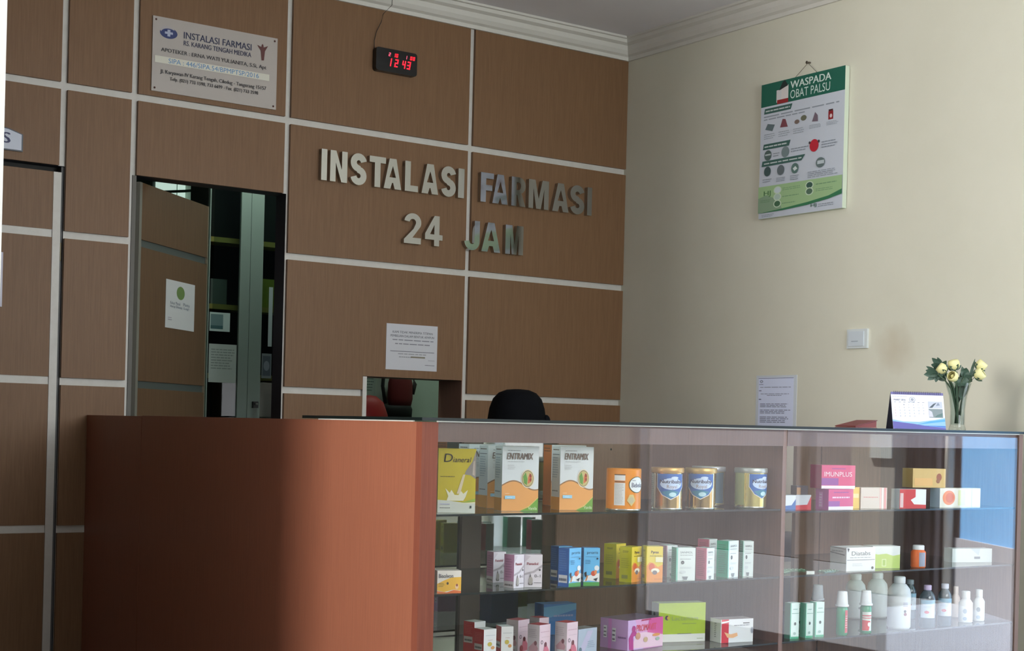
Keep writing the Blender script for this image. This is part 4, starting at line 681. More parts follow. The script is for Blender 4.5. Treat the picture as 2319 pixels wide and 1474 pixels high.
# middle shelf, right bay
carton('medicine_box', 'white box with black corner lines on the right bay middle shelf', 'box', (3.972, 3.535), 0.08, 0.135, 0.08, 0.081, Z2, {'all': (220, 224, 224)},
    [('t', 'Diatabs', 0.18, 0.66, 0.82, 0.84, (120, 124, 126), {'bold': 0.02}), ('l', 0.12, 0.54, 0.85, 0.62, 1, (160, 164, 166)), ('r', 0.02, 0.46, 0.98, 0.48, (84, 86, 90)), ('p', [(0.02, 0.98), (0.10, 0.96), (0.06, 0.80)], (60, 62, 66)), ('e', 0.9, 0.12, 0.04, 0.06, (80, 82, 84)), ('l', 0.2, 0.2, 0.6, 0.35, 2, (196, 200, 202))], [('p', [(0, 0.74), (0.9, 0.66), (0.9, 0.70), (0, 0.78)], (70, 72, 76)), ('p', [(0, 0.98), (0.95, 0.92), (0.95, 0.94), (0, 1.0)], (70, 72, 76)), ('l', 0.1, 0.78, 0.8, 0.9, 1, (150, 154, 156))])
carton('medicine_box', 'white and lime green box right of the black-lined white box', 'box', (4.143, 3.535), 0.28, 0.113, 0.06, 0.078, Z2, {'all': (218, 224, 220)}, [('p', [(0, 0), (1, 0), (1, 0.62), (0.75, 0.56), (0.5, 0.66), (0.2, 0.62), (0, 0.68)], (178, 202, 104)), ('r', 0.34, 0.08, 0.5, 0.42, (206, 222, 160)), ('r', 0.37, 0.12, 0.47, 0.38, (160, 190, 90))], d0=0.007)
t = thing('pill_bottle', 'squat orange and grey bottle with white lid, right bay', 'bottle', (4.288, 3.510, Z2 + 0.0004))
b = MB(); b.lathe([[(0, 0), (0.024, 0), (0.0265, 0.004), (0.0265, 0.056), (0.020, 0.063), (0.018, 0.066)]], mat((226, 112, 50), 0.35), 28); b.build('body', t)
b = MB(); b.lathe([[(0.0205, 0.064), (0.0205, 0.078), (0.018, 0.080), (0, 0.080)]], mat((222, 226, 228), 0.35), 28); b.build('cap', t)
b = MB(); dc = math.atan2(-3.51, -4.288); b.art([('r', 0, 0, 1, 1, (150, 158, 176))], FR((0, 0, 0.005), (1, 0, 0), (0, 0, 1), (0, -1, 0)), 0.026, 0.05, lambda x, y, o: Vector(((0.0266 + o) * math.cos(dc + 0.12 + x / 0.0265), (0.0266 + o) * math.sin(dc + 0.12 + x / 0.0265), 0.005 + y))); b.build('label', t)
t = thing('medicine_box', 'long low white box with grey tag, right end of middle shelf', 'box', (4.691, 3.592, Z2 + 0.0004), -0.30)
b = MB(); b.box(-0.1, 0.075, -0.026, 0.026, 0, 0.052, mat((208, 218, 216), 0.4)); b.art([('r', 0.55, 0.25, 0.70, 0.42, (120, 128, 136)), ('p', [(0.45, 1), (0.7, 1), (0.66, 0.5)], (190, 204, 208))], FR((-0.1, -0.026, 0), (1, 0, 0), (0, 0, 1), (0, -1, 0)), 0.175, 0.052); b.build('body', t)
# lower shelf, left bay
def redbox(lab, c, phi, w_, h, d0=None):
    carton('medicine_box', lab, 'box', c, phi, w_, 0.045, h, Z3, {'all': (222, 222, 220), 'left': (204, 50, 56), 'top': (210, 208, 206)},
        [('l', 0.15, 0.78, 0.9, 0.83, 1, (176, 178, 180)), ('l', 0.35, 0.64, 0.7, 0.67, 1, (170, 110, 90)), ('e', 0.48, 0.52, 0.18, 0.07, (190, 170, 70)), ('e', 0.72, 0.40, 0.15, 0.055, (206, 150, 90)), ('l', 0.2, 0.1, 0.8, 0.25, 3, (180, 182, 186))], [('r', 0.05, 0.32, 0.85, 0.52, (216, 214, 212)), ('l', 0.12, 0.34, 0.78, 0.50, 1, (100, 100, 100)), ('l', 0.1, 0.6, 0.9, 0.9, 6, (224, 110, 110))], d0=d0, group='white boxes with red sides')
redbox('white box with wide red side, front left on lower shelf', (2.476, 3.601), -0.08, 0.047, 0.091)
redbox('white box with narrow red side, second from left on lower shelf', (2.546, 3.602), 0.25, 0.038, 0.095)
redbox('white box with dull red side, behind the wide red-sided box', (2.528, 3.735), -0.21, 0.048, 0.094)
def pinkbox(lab, c, phi, w_, h):
    carton('medicine_box', lab, 'box', c, phi, w_, 0.045, h, Z3, {'all': (222, 196, 204), 'left': (216, 206, 212), 'top': (176, 32, 52)},
        [('l', 0.1, 0.76, 0.9, 0.82, 1, (196, 160, 172)), ('l', 0.2, 0.62, 0.95, 0.64, 1, (176, 150, 160)), ('e', 0.22, 0.48, 0.11, 0.06, (120, 104, 108)), ('e', 0.22, 0.48, 0.07, 0.035, (206, 180, 190)), ('p', [(0.3, 0.10), (0.45, 0.38), (0.6, 0.42), (0.85, 0.24), (0.95, 0.05), (0.3, 0.02)], (206, 110, 130)), ('e', 0.55, 0.40, 0.11, 0.075, (110, 50, 60)), ('e', 0.3, 0.12, 0.14, 0.1, (150, 44, 60))],
        [('p', [(0.1, 0.3), (0.6, 0.5), (0.9, 0.3), (0.7, 0.05), (0.2, 0.1)], (206, 160, 172)), ('e', 0.68, 0.45, 0.12, 0.07, (130, 80, 92)), ('r', 0.2, 0.1, 0.8, 0.2, (222, 220, 222)), ('l', 0.1, 0.6, 0.8, 0.88, 5, (190, 176, 186))], group='pink and white boxes with red tops')
pinkbox('pink box with red top, front of the left pair on lower shelf', (2.646, 3.566), -0.27, 0.052, 0.099)
pinkbox('pink box with red top standing alone left of the grey box', (2.741, 3.556), -0.26, 0.053, 0.102)
pinkbox('pink box with red top, rear left of the pink group', (2.657, 3.690), -0.30, 0.056, 0.098)
pinkbox('pink box with red top, peeping out behind the front pink pair', (2.757, 3.716), -0.10, 0.040, 0.096)
carton('medicine_box', 'grey blue box lying between pink boxes on the lower shelf', 'box', (2.832, 3.575), -0.20, 0.088, 0.05, 0.074, Z3, {'all': (170, 182, 196), 'top': (130, 128, 128)}, [('p', [(0, 0), (0.3, 0), (0.8, 0.9), (0.5, 0.9)], (186, 180, 204)), ('l', 0.5, 0.2, 0.9, 0.5, 4, (140, 152, 168)), ('e', 0.12, 0.15, 0.08, 0.1, (96, 120, 130))], d0=0.012)
carton('medicine_box', 'large lilac pink box with dancing figure picture, lower shelf', 'box', (3.045, 3.613), -0.20, 0.177, 0.11, 0.093, Z3, {'all': (214, 150, 196), 'left': (196, 150, 206), 'top': (126, 104, 122)},
    [('p', [(0, 0), (0.45, 0), (0.2, 1), (0, 1)], (206, 172, 216)), ('p', [(0.55, 0.5), (1, 0.35), (1, 1), (0.6, 1)], (206, 70, 140)), ('p', [(0.1, 0.05), (1, 0.02), (1, 0.4), (0.5, 0.55), (0.25, 0.55)], (226, 190, 206)), ('t', 'PROMAVIT', 0.24, 0.60, 0.80, 0.82, (206, 60, 84), {'bold': 0.02}), ('p', [(0.36, 0.93), (0.66, 0.95), (0.62, 0.99), (0.38, 0.99)], (170, 30, 80)), ('p', [(0.04, 0.02), (0.16, 0.0), (0.15, 0.45), (0.26, 0.5), (0.22, 0.62), (0.12, 0.62), (0.02, 0.4)], (176, 40, 130)), ('e', 0.16, 0.70, 0.055, 0.11, (170, 40, 120)), ('e', 0.28, 0.45, 0.07, 0.12, (196, 140, 110)), ('e', 0.50, 0.30, 0.06, 0.09, (190, 160, 120)), ('e', 0.80, 0.42, 0.11, 0.05, (214, 140, 60)), ('e', 0.84, 0.28, 0.06, 0.06, (150, 170, 150))],
    [('r', 0.12, 0.35, 0.24, 0.75, (224, 222, 228)), ('l', 0.13, 0.37, 0.23, 0.74, 3, (90, 70, 100)), ('r', 0.44, 0.25, 0.57, 0.70, (224, 222, 228)), ('l', 0.45, 0.27, 0.56, 0.69, 3, (90, 70, 100)), ('l', 0.65, 0.35, 0.95, 0.5, 1, (130, 90, 140)), ('r', 0.30, 0, 0.42, 1, (212, 130, 206))])
carton('medicine_box', 'lime green box with white foot band on the lower shelf', 'box', (3.267, 3.642), 0.24, 0.171, 0.05, 0.126, Z3, {'all': (172, 196, 50), 'left': (206, 214, 206), 'top': (190, 198, 150)},
    [('r', 0, 0, 1, 0.20, (222, 224, 216)), ('e', 0.18, 0.62, 0.045, 0.06, (90, 60, 90)), ('e', 0.205, 0.62, 0.03, 0.045, (206, 176, 60)), ('t', 'Lactamam', 0.28, 0.55, 0.84, 0.66, (150, 164, 96)), ('l', 0.5, 0.45, 0.8, 0.49, 1, (150, 164, 96)), ('r', 0.4, 0.20, 0.7, 0.215, (120, 120, 110)), ('l', 0.82, 0.06, 0.95, 0.1, 1, (160, 170, 130))], [('e', 0.4, 0.7, 0.14, 0.05, (110, 120, 110))])
carton('medicine_box', 'white box with red band and flesh coloured swoosh, lower shelf', 'box', (3.423, 3.556), 0.14, 0.128, 0.06, 0.076, Z3, {'all': (220, 224, 226), 'top': (170, 158, 158)},
    [('r', 0.02, 0, 0.24, 1, (200, 44, 60)), ('p', [(0.02, 0.82), (0.24, 0.88), (0.24, 0.94), (0.02, 0.9)], (230, 232, 232)), ('p', [(0.1, 0.46), (0.3, 0.36), (0.5, 0.42), (0.52, 0.28), (0.38, 0.2), (0.2, 0.22)], (228, 176, 130)), ('r', 0.68, 0.80, 0.88, 0.84, (70, 70, 74)), ('l', 0.40, 0.70, 0.88, 0.78, 1, (120, 124, 130)), ('e', 0.96, 0.5, 0.04, 0.14, (150, 156, 166))], [('l', 0.4, 0.2, 0.6, 0.85, 8, (120, 124, 130))])
carton('medicine_box', 'blue box at the back behind the pink red-topped boxes', 'box', (3.004, 3.960), 0.11, 0.125, 0.06, 0.101, Z3, {'all': (50, 112, 176), 'left': (30, 88, 160)}, [('p', [(0, 0.5), (1, 0.8), (1, 1), (0, 0.9)], (90, 150, 190)), ('e', 0.7, 0.12, 0.3, 0.12, (40, 140, 190)), ('l', 0.3, 0.55, 0.9, 0.7, 1, (140, 150, 190))])
# lower shelf, right bay: small boxes and bottles
for i, (c, phi, w_, h, d0, lab) in enumerate((((3.656, 3.505), 0.12, 0.037, 0.120, 0.012, 'slim white box with mint edges, leftmost of the row by divider'), ((3.722, 3.545), 0.15, 0.020, 0.112, 0.007, 'very slim white mint box set back in the row by divider'), ((3.723, 3.500), 0.15, 0.031, 0.116, 0.007, 'slim white box with mint edges, third in the row'), ((3.773, 3.499), 0.15, 0.037, 0.118, 0.005, 'slim white box with mint edges, last of the row'))):
    carton('medicine_box', lab, 'box', c, phi, w_, 0.03, h, Z3, {'all': (206, 226, 218), 'left': (110, 190, 160), 'top': (190, 214, 206)}, [('r', 0, 0, 0.10, 1, (90, 180, 146)), ('r', 0.1, 0, 1, 0.06, (80, 170, 130)), ('l', 0.3, 0.80, 0.8, 0.86, 1, (130, 170, 160)), ('r', 0.15, 0.70, 0.95, 0.715, (110, 160, 146)), ('e', 0.55, 0.42, 0.12, 0.045, (50, 66, 64)), ('e', 0.5, 0.15, 0.16, 0.04, (150, 180, 172))], d0=d0, group='slim white and mint boxes')
def bottle(name, lab, c, z, body, cap, bmat, cmat, labels=None, r_lab=None, zl=(0, 1), sx=1.0, sy=1.0, rot=0.0, group=None, seg=28):
    t = thing(name, lab, 'bottle', (c[0], c[1], z + 0.0004), rot, group)
    b = MB(); b.lathe(body, bmat, seg, (0, 0, 0), sx, sy); b.build('body', t)
    b = MB(); b.lathe(cap, cmat, seg); b.build('cap', t)
    if labels:
        a0 = math.atan2(-c[1], -c[0]) - rot; wd = labels[0]
        b = MB(); b.art(labels[1], FR((0, 0, 0), (1, 0, 0), (0, 0, 1), (0, -1, 0)), wd, zl[1] - zl[0], lambda x, y, o: Vector((sx * (r_lab + o) * math.cos(a0 + labels[2] + (x - wd / 2) / r_lab), sy * (r_lab + o) * math.sin(a0 + labels[2] + (x - wd / 2) / r_lab), zl[0] + y))); b.build('label', t)
    return t
CAPW = mat((214, 220, 222), 0.35); GB = mat((24, 140, 96), 0.22)
def mouthwash(lab, c, h, bm_, art, cm=CAPW):
    r = 0.0195
    bottle('antiseptic_bottle', lab, c, Z3, [[(0, 0), (r - 0.002, 0), (r, 0.003), (r, h * 0.60), (r - 0.004, h * 0.66), (0.012, h * 0.68), (0.012, h * 0.72)]], [[(0.0225, h * 0.66), (0.0225, h * 0.70), (0.0200, h * 0.70), (0.0165, h - 0.002), (0.015, h), (0, h)]], bm_, cm, art, r + 0.0002, (0.01, h * 0.58), group='bottles with tall white cup caps')
mouthwash('green bottle with white cup cap, left one showing bare green', (3.879, 3.494), 0.150, GB, (0.035, [('r', 0.62, 0, 1, 1, (190, 70, 80)), ('l', 0.66, 0.2, 0.98, 0.8, 6, (226, 190, 190))], 0.35))
mouthwash('green bottle with white cup cap and red striped label, right one', (3.997, 3.492), 0.148, GB, (0.042, [('r', 0.15, 0.0, 1, 0.86, (206, 214, 206)), ('r', 0.15, 0.66, 1, 0.72, (190, 60, 70)), ('r', 0.15, 0.56, 1, 0.60, (190, 60, 70)), ('p', [(0.15, 0.02), (0.7, 0.02), (0.85, 0.45), (0.15, 0.5)], (206, 50, 54)), ('e', 0.72, 0.3, 0.12, 0.1, (230, 226, 220))], 0.15))
mouthwash('dark bottle with grey cup cap at the back of lower shelf', (3.915, 3.640), 0.156, mat((40, 44, 46), 0.25), None, mat((168, 172, 176), 0.4))
JUG = mat((204, 212, 214), 0.38)
def jug(lab, c, r, h, art):
    bottle('plastic_jug', lab, c, Z3, [[(0, 0), (r * 0.9, 0), (r, 0.008), (r, h * 0.66), (r * 0.92, h * 0.76), (r * 0.60, h * 0.85), (0.018, h * 0.87), (0.018, h * 0.90)]], [[(0.0205, h * 0.875), (0.0205, h - 0.003), (0.018, h), (0, h)]], JUG, CAPW, art, r + 0.0002, (0.02, h * 0.55), group='white plastic jugs')
jug('big white plastic jug, front one with small dark print', (4.211, 3.527), 0.041, 0.185, (0.05, [('e', 0.7, 0.55, 0.10, 0.06, (60, 56, 60)), ('e', 0.72, 0.42, 0.12, 0.07, (120, 60, 60)), ('l', 0.55, 0.75, 0.95, 0.95, 3, (150, 150, 190))], 0.3))
jug('big white plastic jug at the back, right of two', (4.388, 3.780), 0.038, 0.168, None)
jug('big white plastic jug at the back, left of two', (4.290, 3.800), 0.037, 0.165, (0.05, [('e', 0.6, 0.3, 0.09, 0.06, (140, 146, 150))], 0.3))
CB = mat((70, 84, 92), 0.08, 0.0, 0.0, 0.8)
def clearb(lab, c, h, r, capc):
    bottle('rubbing_bottle', lab, c, Z3, [[(0, 0), (r - 0.002, 0), (r, 0.003), (r, h * 0.68), (r * 0.9, h * 0.76), (r * 0.62, h * 0.84), (0.0115, h * 0.88), (0.0115, h * 0.90)]], [[(0.0135, h * 0.885), (0.0135, h - 0.002), (0.012, h), (0, h)]], CB, mat(capc, 0.4), (0.056, [('r', 0, 0, 1, 1, (196, 208, 220)), ('r', 0, 0.78, 1, 1, (150, 190, 214)), ('e', 0.42, 0.32, 0.15, 0.08, (190, 60, 72)), ('l', 0.2, 0.55, 0.8, 0.7, 2, (160, 180, 196))], 0.1), r + 0.0002, (h * 0.24, h * 0.66), group='clear bottles with pale blue labels')
clearb('clear bottle with pale blue label and lilac cap, left front', (4.332, 3.500), 0.152, 0.0290, (186, 170, 200))
clearb('clear bottle with pale blue label and grey cap, right front', (4.437, 3.507), 0.152, 0.0250, (190, 194, 206))
clearb('clear bottle with pale blue label, set back beside the jug', (4.478, 3.700), 0.146, 0.0230, (130, 140, 150))
def flask(lab, c, h, r, col, art):
    bottle('powder_bottle', lab, c, Z3, [[(0, 0), (r - 0.002, 0), (r, 0.003), (r, h * 0.62), (r * 0.55, h * 0.76), (r * 0.52, h * 0.80)]], [[(r * 0.60, h * 0.76), (r * 0.58, h - 0.002), (r * 0.5, h), (0, h)]], mat(col, 0.4), mat(tuple(min(255, q + 4) for q in col), 0.4), art, r + 0.0002, (0.008, h * 0.55), 1.0, 0.72, -0.6, group='small white flat bottles')
AB = (0.03, [('e', 0.5, 0.62, 0.25, 0.16, (150, 164, 176)), ('e', 0.5, 0.12, 0.25, 0.12, (150, 170, 190))], 0.0)
flask('small white flat bottle, left of the pair at right end', (4.590, 3.532), 0.116, 0.0262, (216, 222, 222), AB)
flask('small white flat bottle, right of the pair at right end', (4.678, 3.540), 0.117, 0.0215, (216, 222, 222), AB)
flask('small beige flat bottle set back behind the white pair', (4.682, 3.650), 0.118, 0.017, (206, 190, 180), None)
b = MB(); b.box(-0.014, 0.014, -0.003, 0.003, 0, 0.010, mat((226, 232, 226), 0.4)); tag(b.build('price_tag', None, rotz(-0.4, (3.706, 3.482, Z2 + 0.0004))), 'tiny white tag at the front edge of right bay middle shelf', 'tag')
for i, (x, y, a, lab) in enumerate(((3.66, 3.56, 0.5, 'green foil strip lying nearest the divider, middle shelf'), (3.75, 3.60, -0.3, 'green foil strip lying behind the tiny white tag'), (3.84, 3.53, 0.2, 'green foil strip lying next to the black-lined white box'))):
    b = MB(); b.box(-0.045, 0.045, -0.018, 0.018, 0, 0.002, mat((96, 130, 104), 0.25, 0.3))
    for q in range(5):
        for p_ in (-0.008, 0.008): b.ball((-0.034 + q * 0.017, p_, 0.002), 0.006, mat((120, 150, 124), 0.2, 0.2), (1, 1, 0.6), None, 10, 6)
    tag(b.build('blister_strip', None, rotz(a, (x, y, Z2 + 0.0006))), lab, 'medicine strip')

# ------------------------------------------------------------------ on the glass top
t = thing('desk_calendar', 'white and blue tent desk calendar standing on the glass top', 'calendar', (4.385, 3.615, tz(4.385) + 0.0087), -0.47)
W_, H_ = 0.203, 0.137; lean = 0.034
fr = FR((-W_ / 2, -lean, 0.001), (1, 0, 0), Vector((0, lean, H_)).normalized(), Vector((0, -H_, lean)).normalized())
b = MB(); b.prism([(0, 0), (W_, 0), (W_, 0.139), (0, 0.139)], fr, 0.0015, mat((216, 220, 232), 0.5))
DG = (110, 112, 130)
A = [('r', 0, 0.93, 1, 1, (104, 100, 150)), ('p', [(0, 0.0), (1, 0.0), (1, 0.32), (0.8, 0.26), (0.5, 0.20), (0.2, 0.20), (0, 0.25)], (132, 176, 220)), ('p', [(0, 0.0), (1, 0.0), (1, 0.05), (0.7, 0.08), (0.4, 0.14), (0, 0.20)], (88, 84, 160)), ('p', [(0.45, 0.12), (1, 0.22), (1, 0.28), (0.7, 0.22)], (78, 154, 206)), ('p', [(0.5, 0.10), (1, 0.06), (1, 0.10)], (60, 110, 190)),
     ('t', 'MARET 2016', 0.05, 0.765, 0.27, 0.81, (84, 84, 100), {'bold': 0.02}), ('l', 0.03, 0.86, 0.3, 0.885, 1, (150, 152, 170)), ('e', 0.40, 0.80, 0.058, 0.075, (140, 144, 160)), ('e', 0.40, 0.80, 0.048, 0.062, (216, 220, 232)), ('e', 0.40, 0.80, 0.03, 0.04, (150, 154, 168)),
     ('r', 0.70, 0.58, 0.965, 0.76, (176, 182, 196)), ('p', [(0.71, 0.59), (0.77, 0.59), (0.86, 0.73), (0.80, 0.70)], (60, 72, 84)), ('p', [(0.84, 0.64), (0.89, 0.74), (0.92, 0.66)], (120, 130, 150)), ('r', 0.70, 0.32, 0.965, 0.56, (120, 132, 136)), ('p', [(0.70, 0.34), (0.78, 0.34), (0.76, 0.48), (0.70, 0.53)], (190, 190, 204)), ('p', [(0.8, 0.33), (0.95, 0.35), (0.96, 0.45), (0.86, 0.40)], (84, 110, 110))]
n = 1
for row in range(5):
    for c_ in range(7):
        if row == 0 and c_ < 2: continue
        if n > 31: continue
        A.append(('t', str(n), 0.05 + c_ * 0.089, 0.64 - row * 0.078, 0.05 + c_ * 0.089 + (0.022 if n > 9 else 0.011), 0.672 - row * 0.078, (186, 90, 100) if c_ == 0 else DG)); n += 1
for c_ in range(7): A.append(('r', 0.045 + c_ * 0.089, 0.715, 0.085 + c_ * 0.089, 0.725, DG))
b.art(A, fr, W_, 0.139, None, 0.0001); b.build('page', t)
b = MB(); b.face([(-W_ / 2, -lean, 0), (-W_ / 2, lean, 0), (-W_ / 2, 0, H_)], NAVY)
V_ = [(-W_ / 2, -lean + 0.001, 0), (W_ / 2, -lean + 0.001, 0), (W_ / 2, 0.0012, H_ - 0.002), (-W_ / 2, 0.0012, H_ - 0.002), (-W_ / 2, lean, 0), (W_ / 2, lean, 0)]
CS = mat((50, 58, 92), 0.5); b.face([V_[0], V_[1], V_[2], V_[3]], CS); b.face([V_[4], V_[3], V_[2], V_[5]], CS); b.face([V_[0], V_[4], V_[5], V_[1]], CS); b.face([(W_ / 2, -lean, 0), (W_ / 2, 0, H_), (W_ / 2, lean, 0)], NAVY); b.build('stand', t)
b = MB()
for q in range(26): 
    x = -W_ / 2 + 0.012 + q * 0.0072; b.tube([(x, 0.005 * math.cos(a * PI / 4), H_ - 0.004 + 0.006 * math.sin(a * PI / 4)) for a in range(9)], 0.0008, mat((60, 56, 96), 0.3), 5)
b.build('spiral', t)
VX, VY = 4.615, 3.610; VZ = tz(VX) + 0.0087
t = thing('glass_vase', 'tall flared clear glass vase on the right end of glass top', 'vase', (VX, VY, VZ))
b = MB(); b.lathe([[(0, 0), (0.030, 0), (0.032, 0.004), (0.027, 0.02), (0.027, 0.08), (0.033, 0.13), (0.048, 0.178)], [(0.048, 0.178), (0.0455, 0.178)], [(0.0455, 0.178), (0.030, 0.13), (0.024, 0.08), (0.024, 0.022), (0, 0.020)]], VASEG, 32); b.build('vessel', t)
STEM = mat((70, 92, 68), 0.5); LEAF = mat((64, 88, 74), 0.5); PET = mat((224, 218, 158), 0.5); PET2 = mat((206, 198, 130), 0.5)
VIEW = Vector((VX, VY, 0)).normalized(); RT = Vector((VIEW.y, -VIEW.x, 0))
def leafmesh(b, base, tip, wdt, m, bend=0.01):
    base, tip = Vector(base), Vector(tip); d = tip - base; s_ = d.cross(Vector((VIEW.x, VIEW.y, 0.3))).normalized(); nn = s_.cross(d).normalized()
    P0 = None; prev = None
    for q in range(7):
        f = q / 6; c = base + d * f + nn * bend * math.sin(f * PI); ww = wdt * math.sin(PI * (0.08 + 0.92 * f)) ** 0.8 if q < 6 else 0.0006
        a, e, mm = b.bm.verts.new(c - s_ * ww), b.bm.verts.new(c + s_ * ww), b.bm.verts.new(c + nn * ww * 0.35)
        if prev:
            for x_, y_ in ((0, 2), (2, 1)):
                f_ = b.bm.faces.new((prev[x_], prev[y_], (a, e, mm)[y_], (a, e, mm)[x_])); f_.material_index = b.mi(m); f_.smooth = True
        prev = (a, e, mm)
def flower(lab, dx, dz, dep, kind, lean_=0.0, r=0.02, leaves=()):
    """dx: sideways from the vase axis as one faces the counter; dz: head height over the vase foot"""
    t = thing('artificial_flower', lab, 'flower', (VX, VY, VZ), 0, 'yellow flowers in the vase')
    head = RT * dx + VIEW * dep + Vector((0, 0, dz)); foot = Vector((random.uniform(-.008, .008), random.uniform(-.008, .008), 0.026))
    mid = foot * 0.3 + Vector((head.x * 0.35, head.y * 0.35, 0.150)); pts = [foot, (foot + mid) / 2 + Vector((0, 0, .01)), mid, (mid + head) / 2 + Vector((0, 0, 0.006)), head]
    b = MB(); b.tube(pts, 0.0030, STEM, 8); b.build('stem', t)
    up = (head - mid).normalized()
    if kind != 'leaf':
        Tm = Matrix.Translation(head) @ up.to_track_quat('Z', 'Y').to_matrix().to_4x4() @ Matrix.Rotation(lean_, 4, 'X')
        b = MB()
        for k in range(3):    # nested cupped petals of a half open rose
            rr = r * (1 - 0.25 * k); b.lathe([[(rr * 0.25, -0.2 * rr), (rr * 0.8, 0.1 * rr), (rr, 0.6 * rr), (rr * 0.98, 1.1 * rr), (rr * 0.86, 1.5 * rr - 0.1 * k * rr), (rr * 0.80, 1.42 * rr)]], PET if k != 1 else PET2, 18, (0.02 * r * k, 0, 0), 1, 1, Tm)
        b.ball((0, 0, 0.7 * r), r * 0.45, PET2, (1, 1, 1.3), Tm, 12, 8); b.build('petals', t)
        b = MB()
        for k in range(5):
            a = k * 2 * PI / 5; leafmesh(b, Tm @ Vector((0.2 * r * math.cos(a), 0.2 * r * math.sin(a), -0.25 * r)), Tm @ Vector((1.25 * r * math.cos(a), 1.25 * r * math.sin(a), 0.5 * r)), 0.25 * r, LEAF, -0.002)
        b.build('sepals', t)
    if leaves:
        b = MB()
        for (lx, lz, ld, wd_) in leaves:
            tip = RT * lx + VIEW * ld + Vector((0, 0, lz)); base = head if kind == 'leaf' else mid + (head - mid) * 0.3
            leafmesh(b, base, tip, wd_, LEAF, 0.006)
        b.build('leaves', t)
flower('yellow rose facing left over the calendar, lowest on the left', -0.048, 0.222, 0.0, 'rose', 0.5, 0.021)
flower('upright pale yellow rose in the middle of the bunch', -0.014, 0.232, 0.01, 'rose', 0.1, 0.022)
flower('low yellow rose drooping in the middle at the vase mouth', -0.012, 0.196, -0.02, 'rose', 0.9, 0.020)
flower('yellow rose bud highest on the right side', 0.070, 0.235, 0.0, 'rose', 0.2, 0.021, ((0.058, 0.27, 0, 0.006),))
flower('yellow rose just below the highest right-hand bud', 0.062, 0.203, -0.01, 'rose', 0.3, 0.022)
flower('leafy green spray reaching up to the left of roses', -0.062, 0.235, 0.01, 'leaf', 0, 0, ((-0.098, 0.272, 0, 0.011), (-0.078, 0.275, 0.01, 0.010), (-0.10, 0.247, -0.01, 0.011), (-0.045, 0.262, 0.0, 0.009), (-0.092, 0.232, 0, 0.010)))
flower('leafy green spray reaching far left above the calendar', -0.075, 0.210, -0.01, 'leaf', 0, 0, ((-0.120, 0.225, 0, 0.013), (-0.126, 0.208, -0.01, 0.013), (-0.112, 0.188, 0, 0.012), (-0.118, 0.240, 0, 0.009), (-0.082, 0.180, 0, 0.010), (-0.045, 0.185, 0.0, 0.016), (-0.06, 0.195, -0.01, 0.015)))
flower('dark green leaf cluster at the centre of the vase mouth', 0.02, 0.200, 0.0, 'leaf', 0, 0, ((0.028, 0.236, 0, 0.017), (0.045, 0.215, 0.01, 0.016), (0.0, 0.165, -0.02, 0.016), (0.05, 0.185, -0.01, 0.015), (0.01, 0.225, 0.02, 0.016), (0.025, 0.165, -0.02, 0.018), (0.01, 0.115, -0.008, 0.020), (0.022, 0.125, 0.005, 0.018), (-0.008, 0.13, 0.0, 0.017), (0.0, 0.10, 0.004, 0.012), (0.012, 0.242, 0.02, 0.010)))
t = thing('red_folder', 'dark red folder propped half open on the glass top', 'folder', (4.045, 3.600, tz(4.045) + 0.0087), -0.05)
RF = mat((112, 44, 46), 0.5)
b = MB(); b.box(-0.053, 0.053, -0.05, 0.05, 0, 0.002, RF); b.build('lower_cover', t)
b = MB(); b.prism([(-0.051, 0.003), (0.051, 0.003), (0.051, 0.025), (-0.051, 0.004)], FR((0, -0.048, 0), (1, 0, 0), (0, 0, 1), (0, -1, 0)), 0.096, mat((120, 52, 50), 0.6)); b.build('papers', t)
b = MB(); T_ = Matrix.Translation((-0.053, 0, 0.0045)) @ Matrix.Rotation(-0.205, 4, 'Y'); b.box(0, 0.109, -0.05, 0.05, 0, 0.0025, RF, T_); b.build('upper_cover', t)

# ------------------------------------------------------------------ behind the counter: seated person, chair, bin
t = thing('office_chair', 'dark swivel stool under the person behind the counter', 'chair', (3.43, 4.80, 0))
b = MB(); b.lathe([[(0, 0.40), (0.20, 0.40), (0.215, 0.42), (0.215, 0.445), (0.20, 0.46), (0, 0.46)]], mat((30, 32, 40), 0.7), 28); b.build('seat', t)
b = MB(); b.tube([(0, 0, 0.07), (0, 0, 0.40)], 0.025, ALU, 14); b.build('post', t)
for k in range(5):
    a = k * 2 * PI / 5; b = MB(); b.tube([(0, 0, 0.09), (0.25 * math.cos(a), 0.25 * math.sin(a), 0.06)], 0.016, BLACK, 8); b.ball((0.25 * math.cos(a), 0.25 * math.sin(a), 0.028), 0.028, BLACK, (1, 1, 1), None, 12, 8); b.build('leg', t)
per = thing('person', 'person in a black head covering seated low behind the counter', 'person', (3.43, 4.80, 0), -0.5)
SKIN = noisy('skin', (176, 128, 100), (184, 136, 108), (1, 1, 1), 12.0, 0.5); CLO = noisy('black_cloth', (8, 9, 12), (12, 13, 16), (1, 1, 1), 30.0, 0.9, 0.0, 6, 0.08)
def skin_body(name, verts, edges, radii, m, parent, sub=2, root=0):
    me = bpy.data.meshes.new(name); me.from_pydata(verts, edges, []); o = bpy.data.objects.new(name, me); COL.objects.link(o); o.parent = parent
    md = o.modifiers.new('skin', 'SKIN'); sv = me.skin_vertices[0].data
    for i, r in enumerate(radii): sv[i].radius = (r, r) if not isinstance(r, tuple) else r; sv[i].use_root = (i == root)
    s_ = o.modifiers.new('sub', 'SUBSURF'); s_.levels = s_.render_levels = sub
    dg = bpy.context.evaluated_depsgraph_get(); dg.update()
    nm = bpy.data.meshes.new_from_object(o.evaluated_get(dg)); o.modifiers.clear(); o.data = nm
    for p in nm.polygons: p.use_smooth = True
    for q in ([m] if not isinstance(m, list) else m): nm.materials.append(q)
    return o
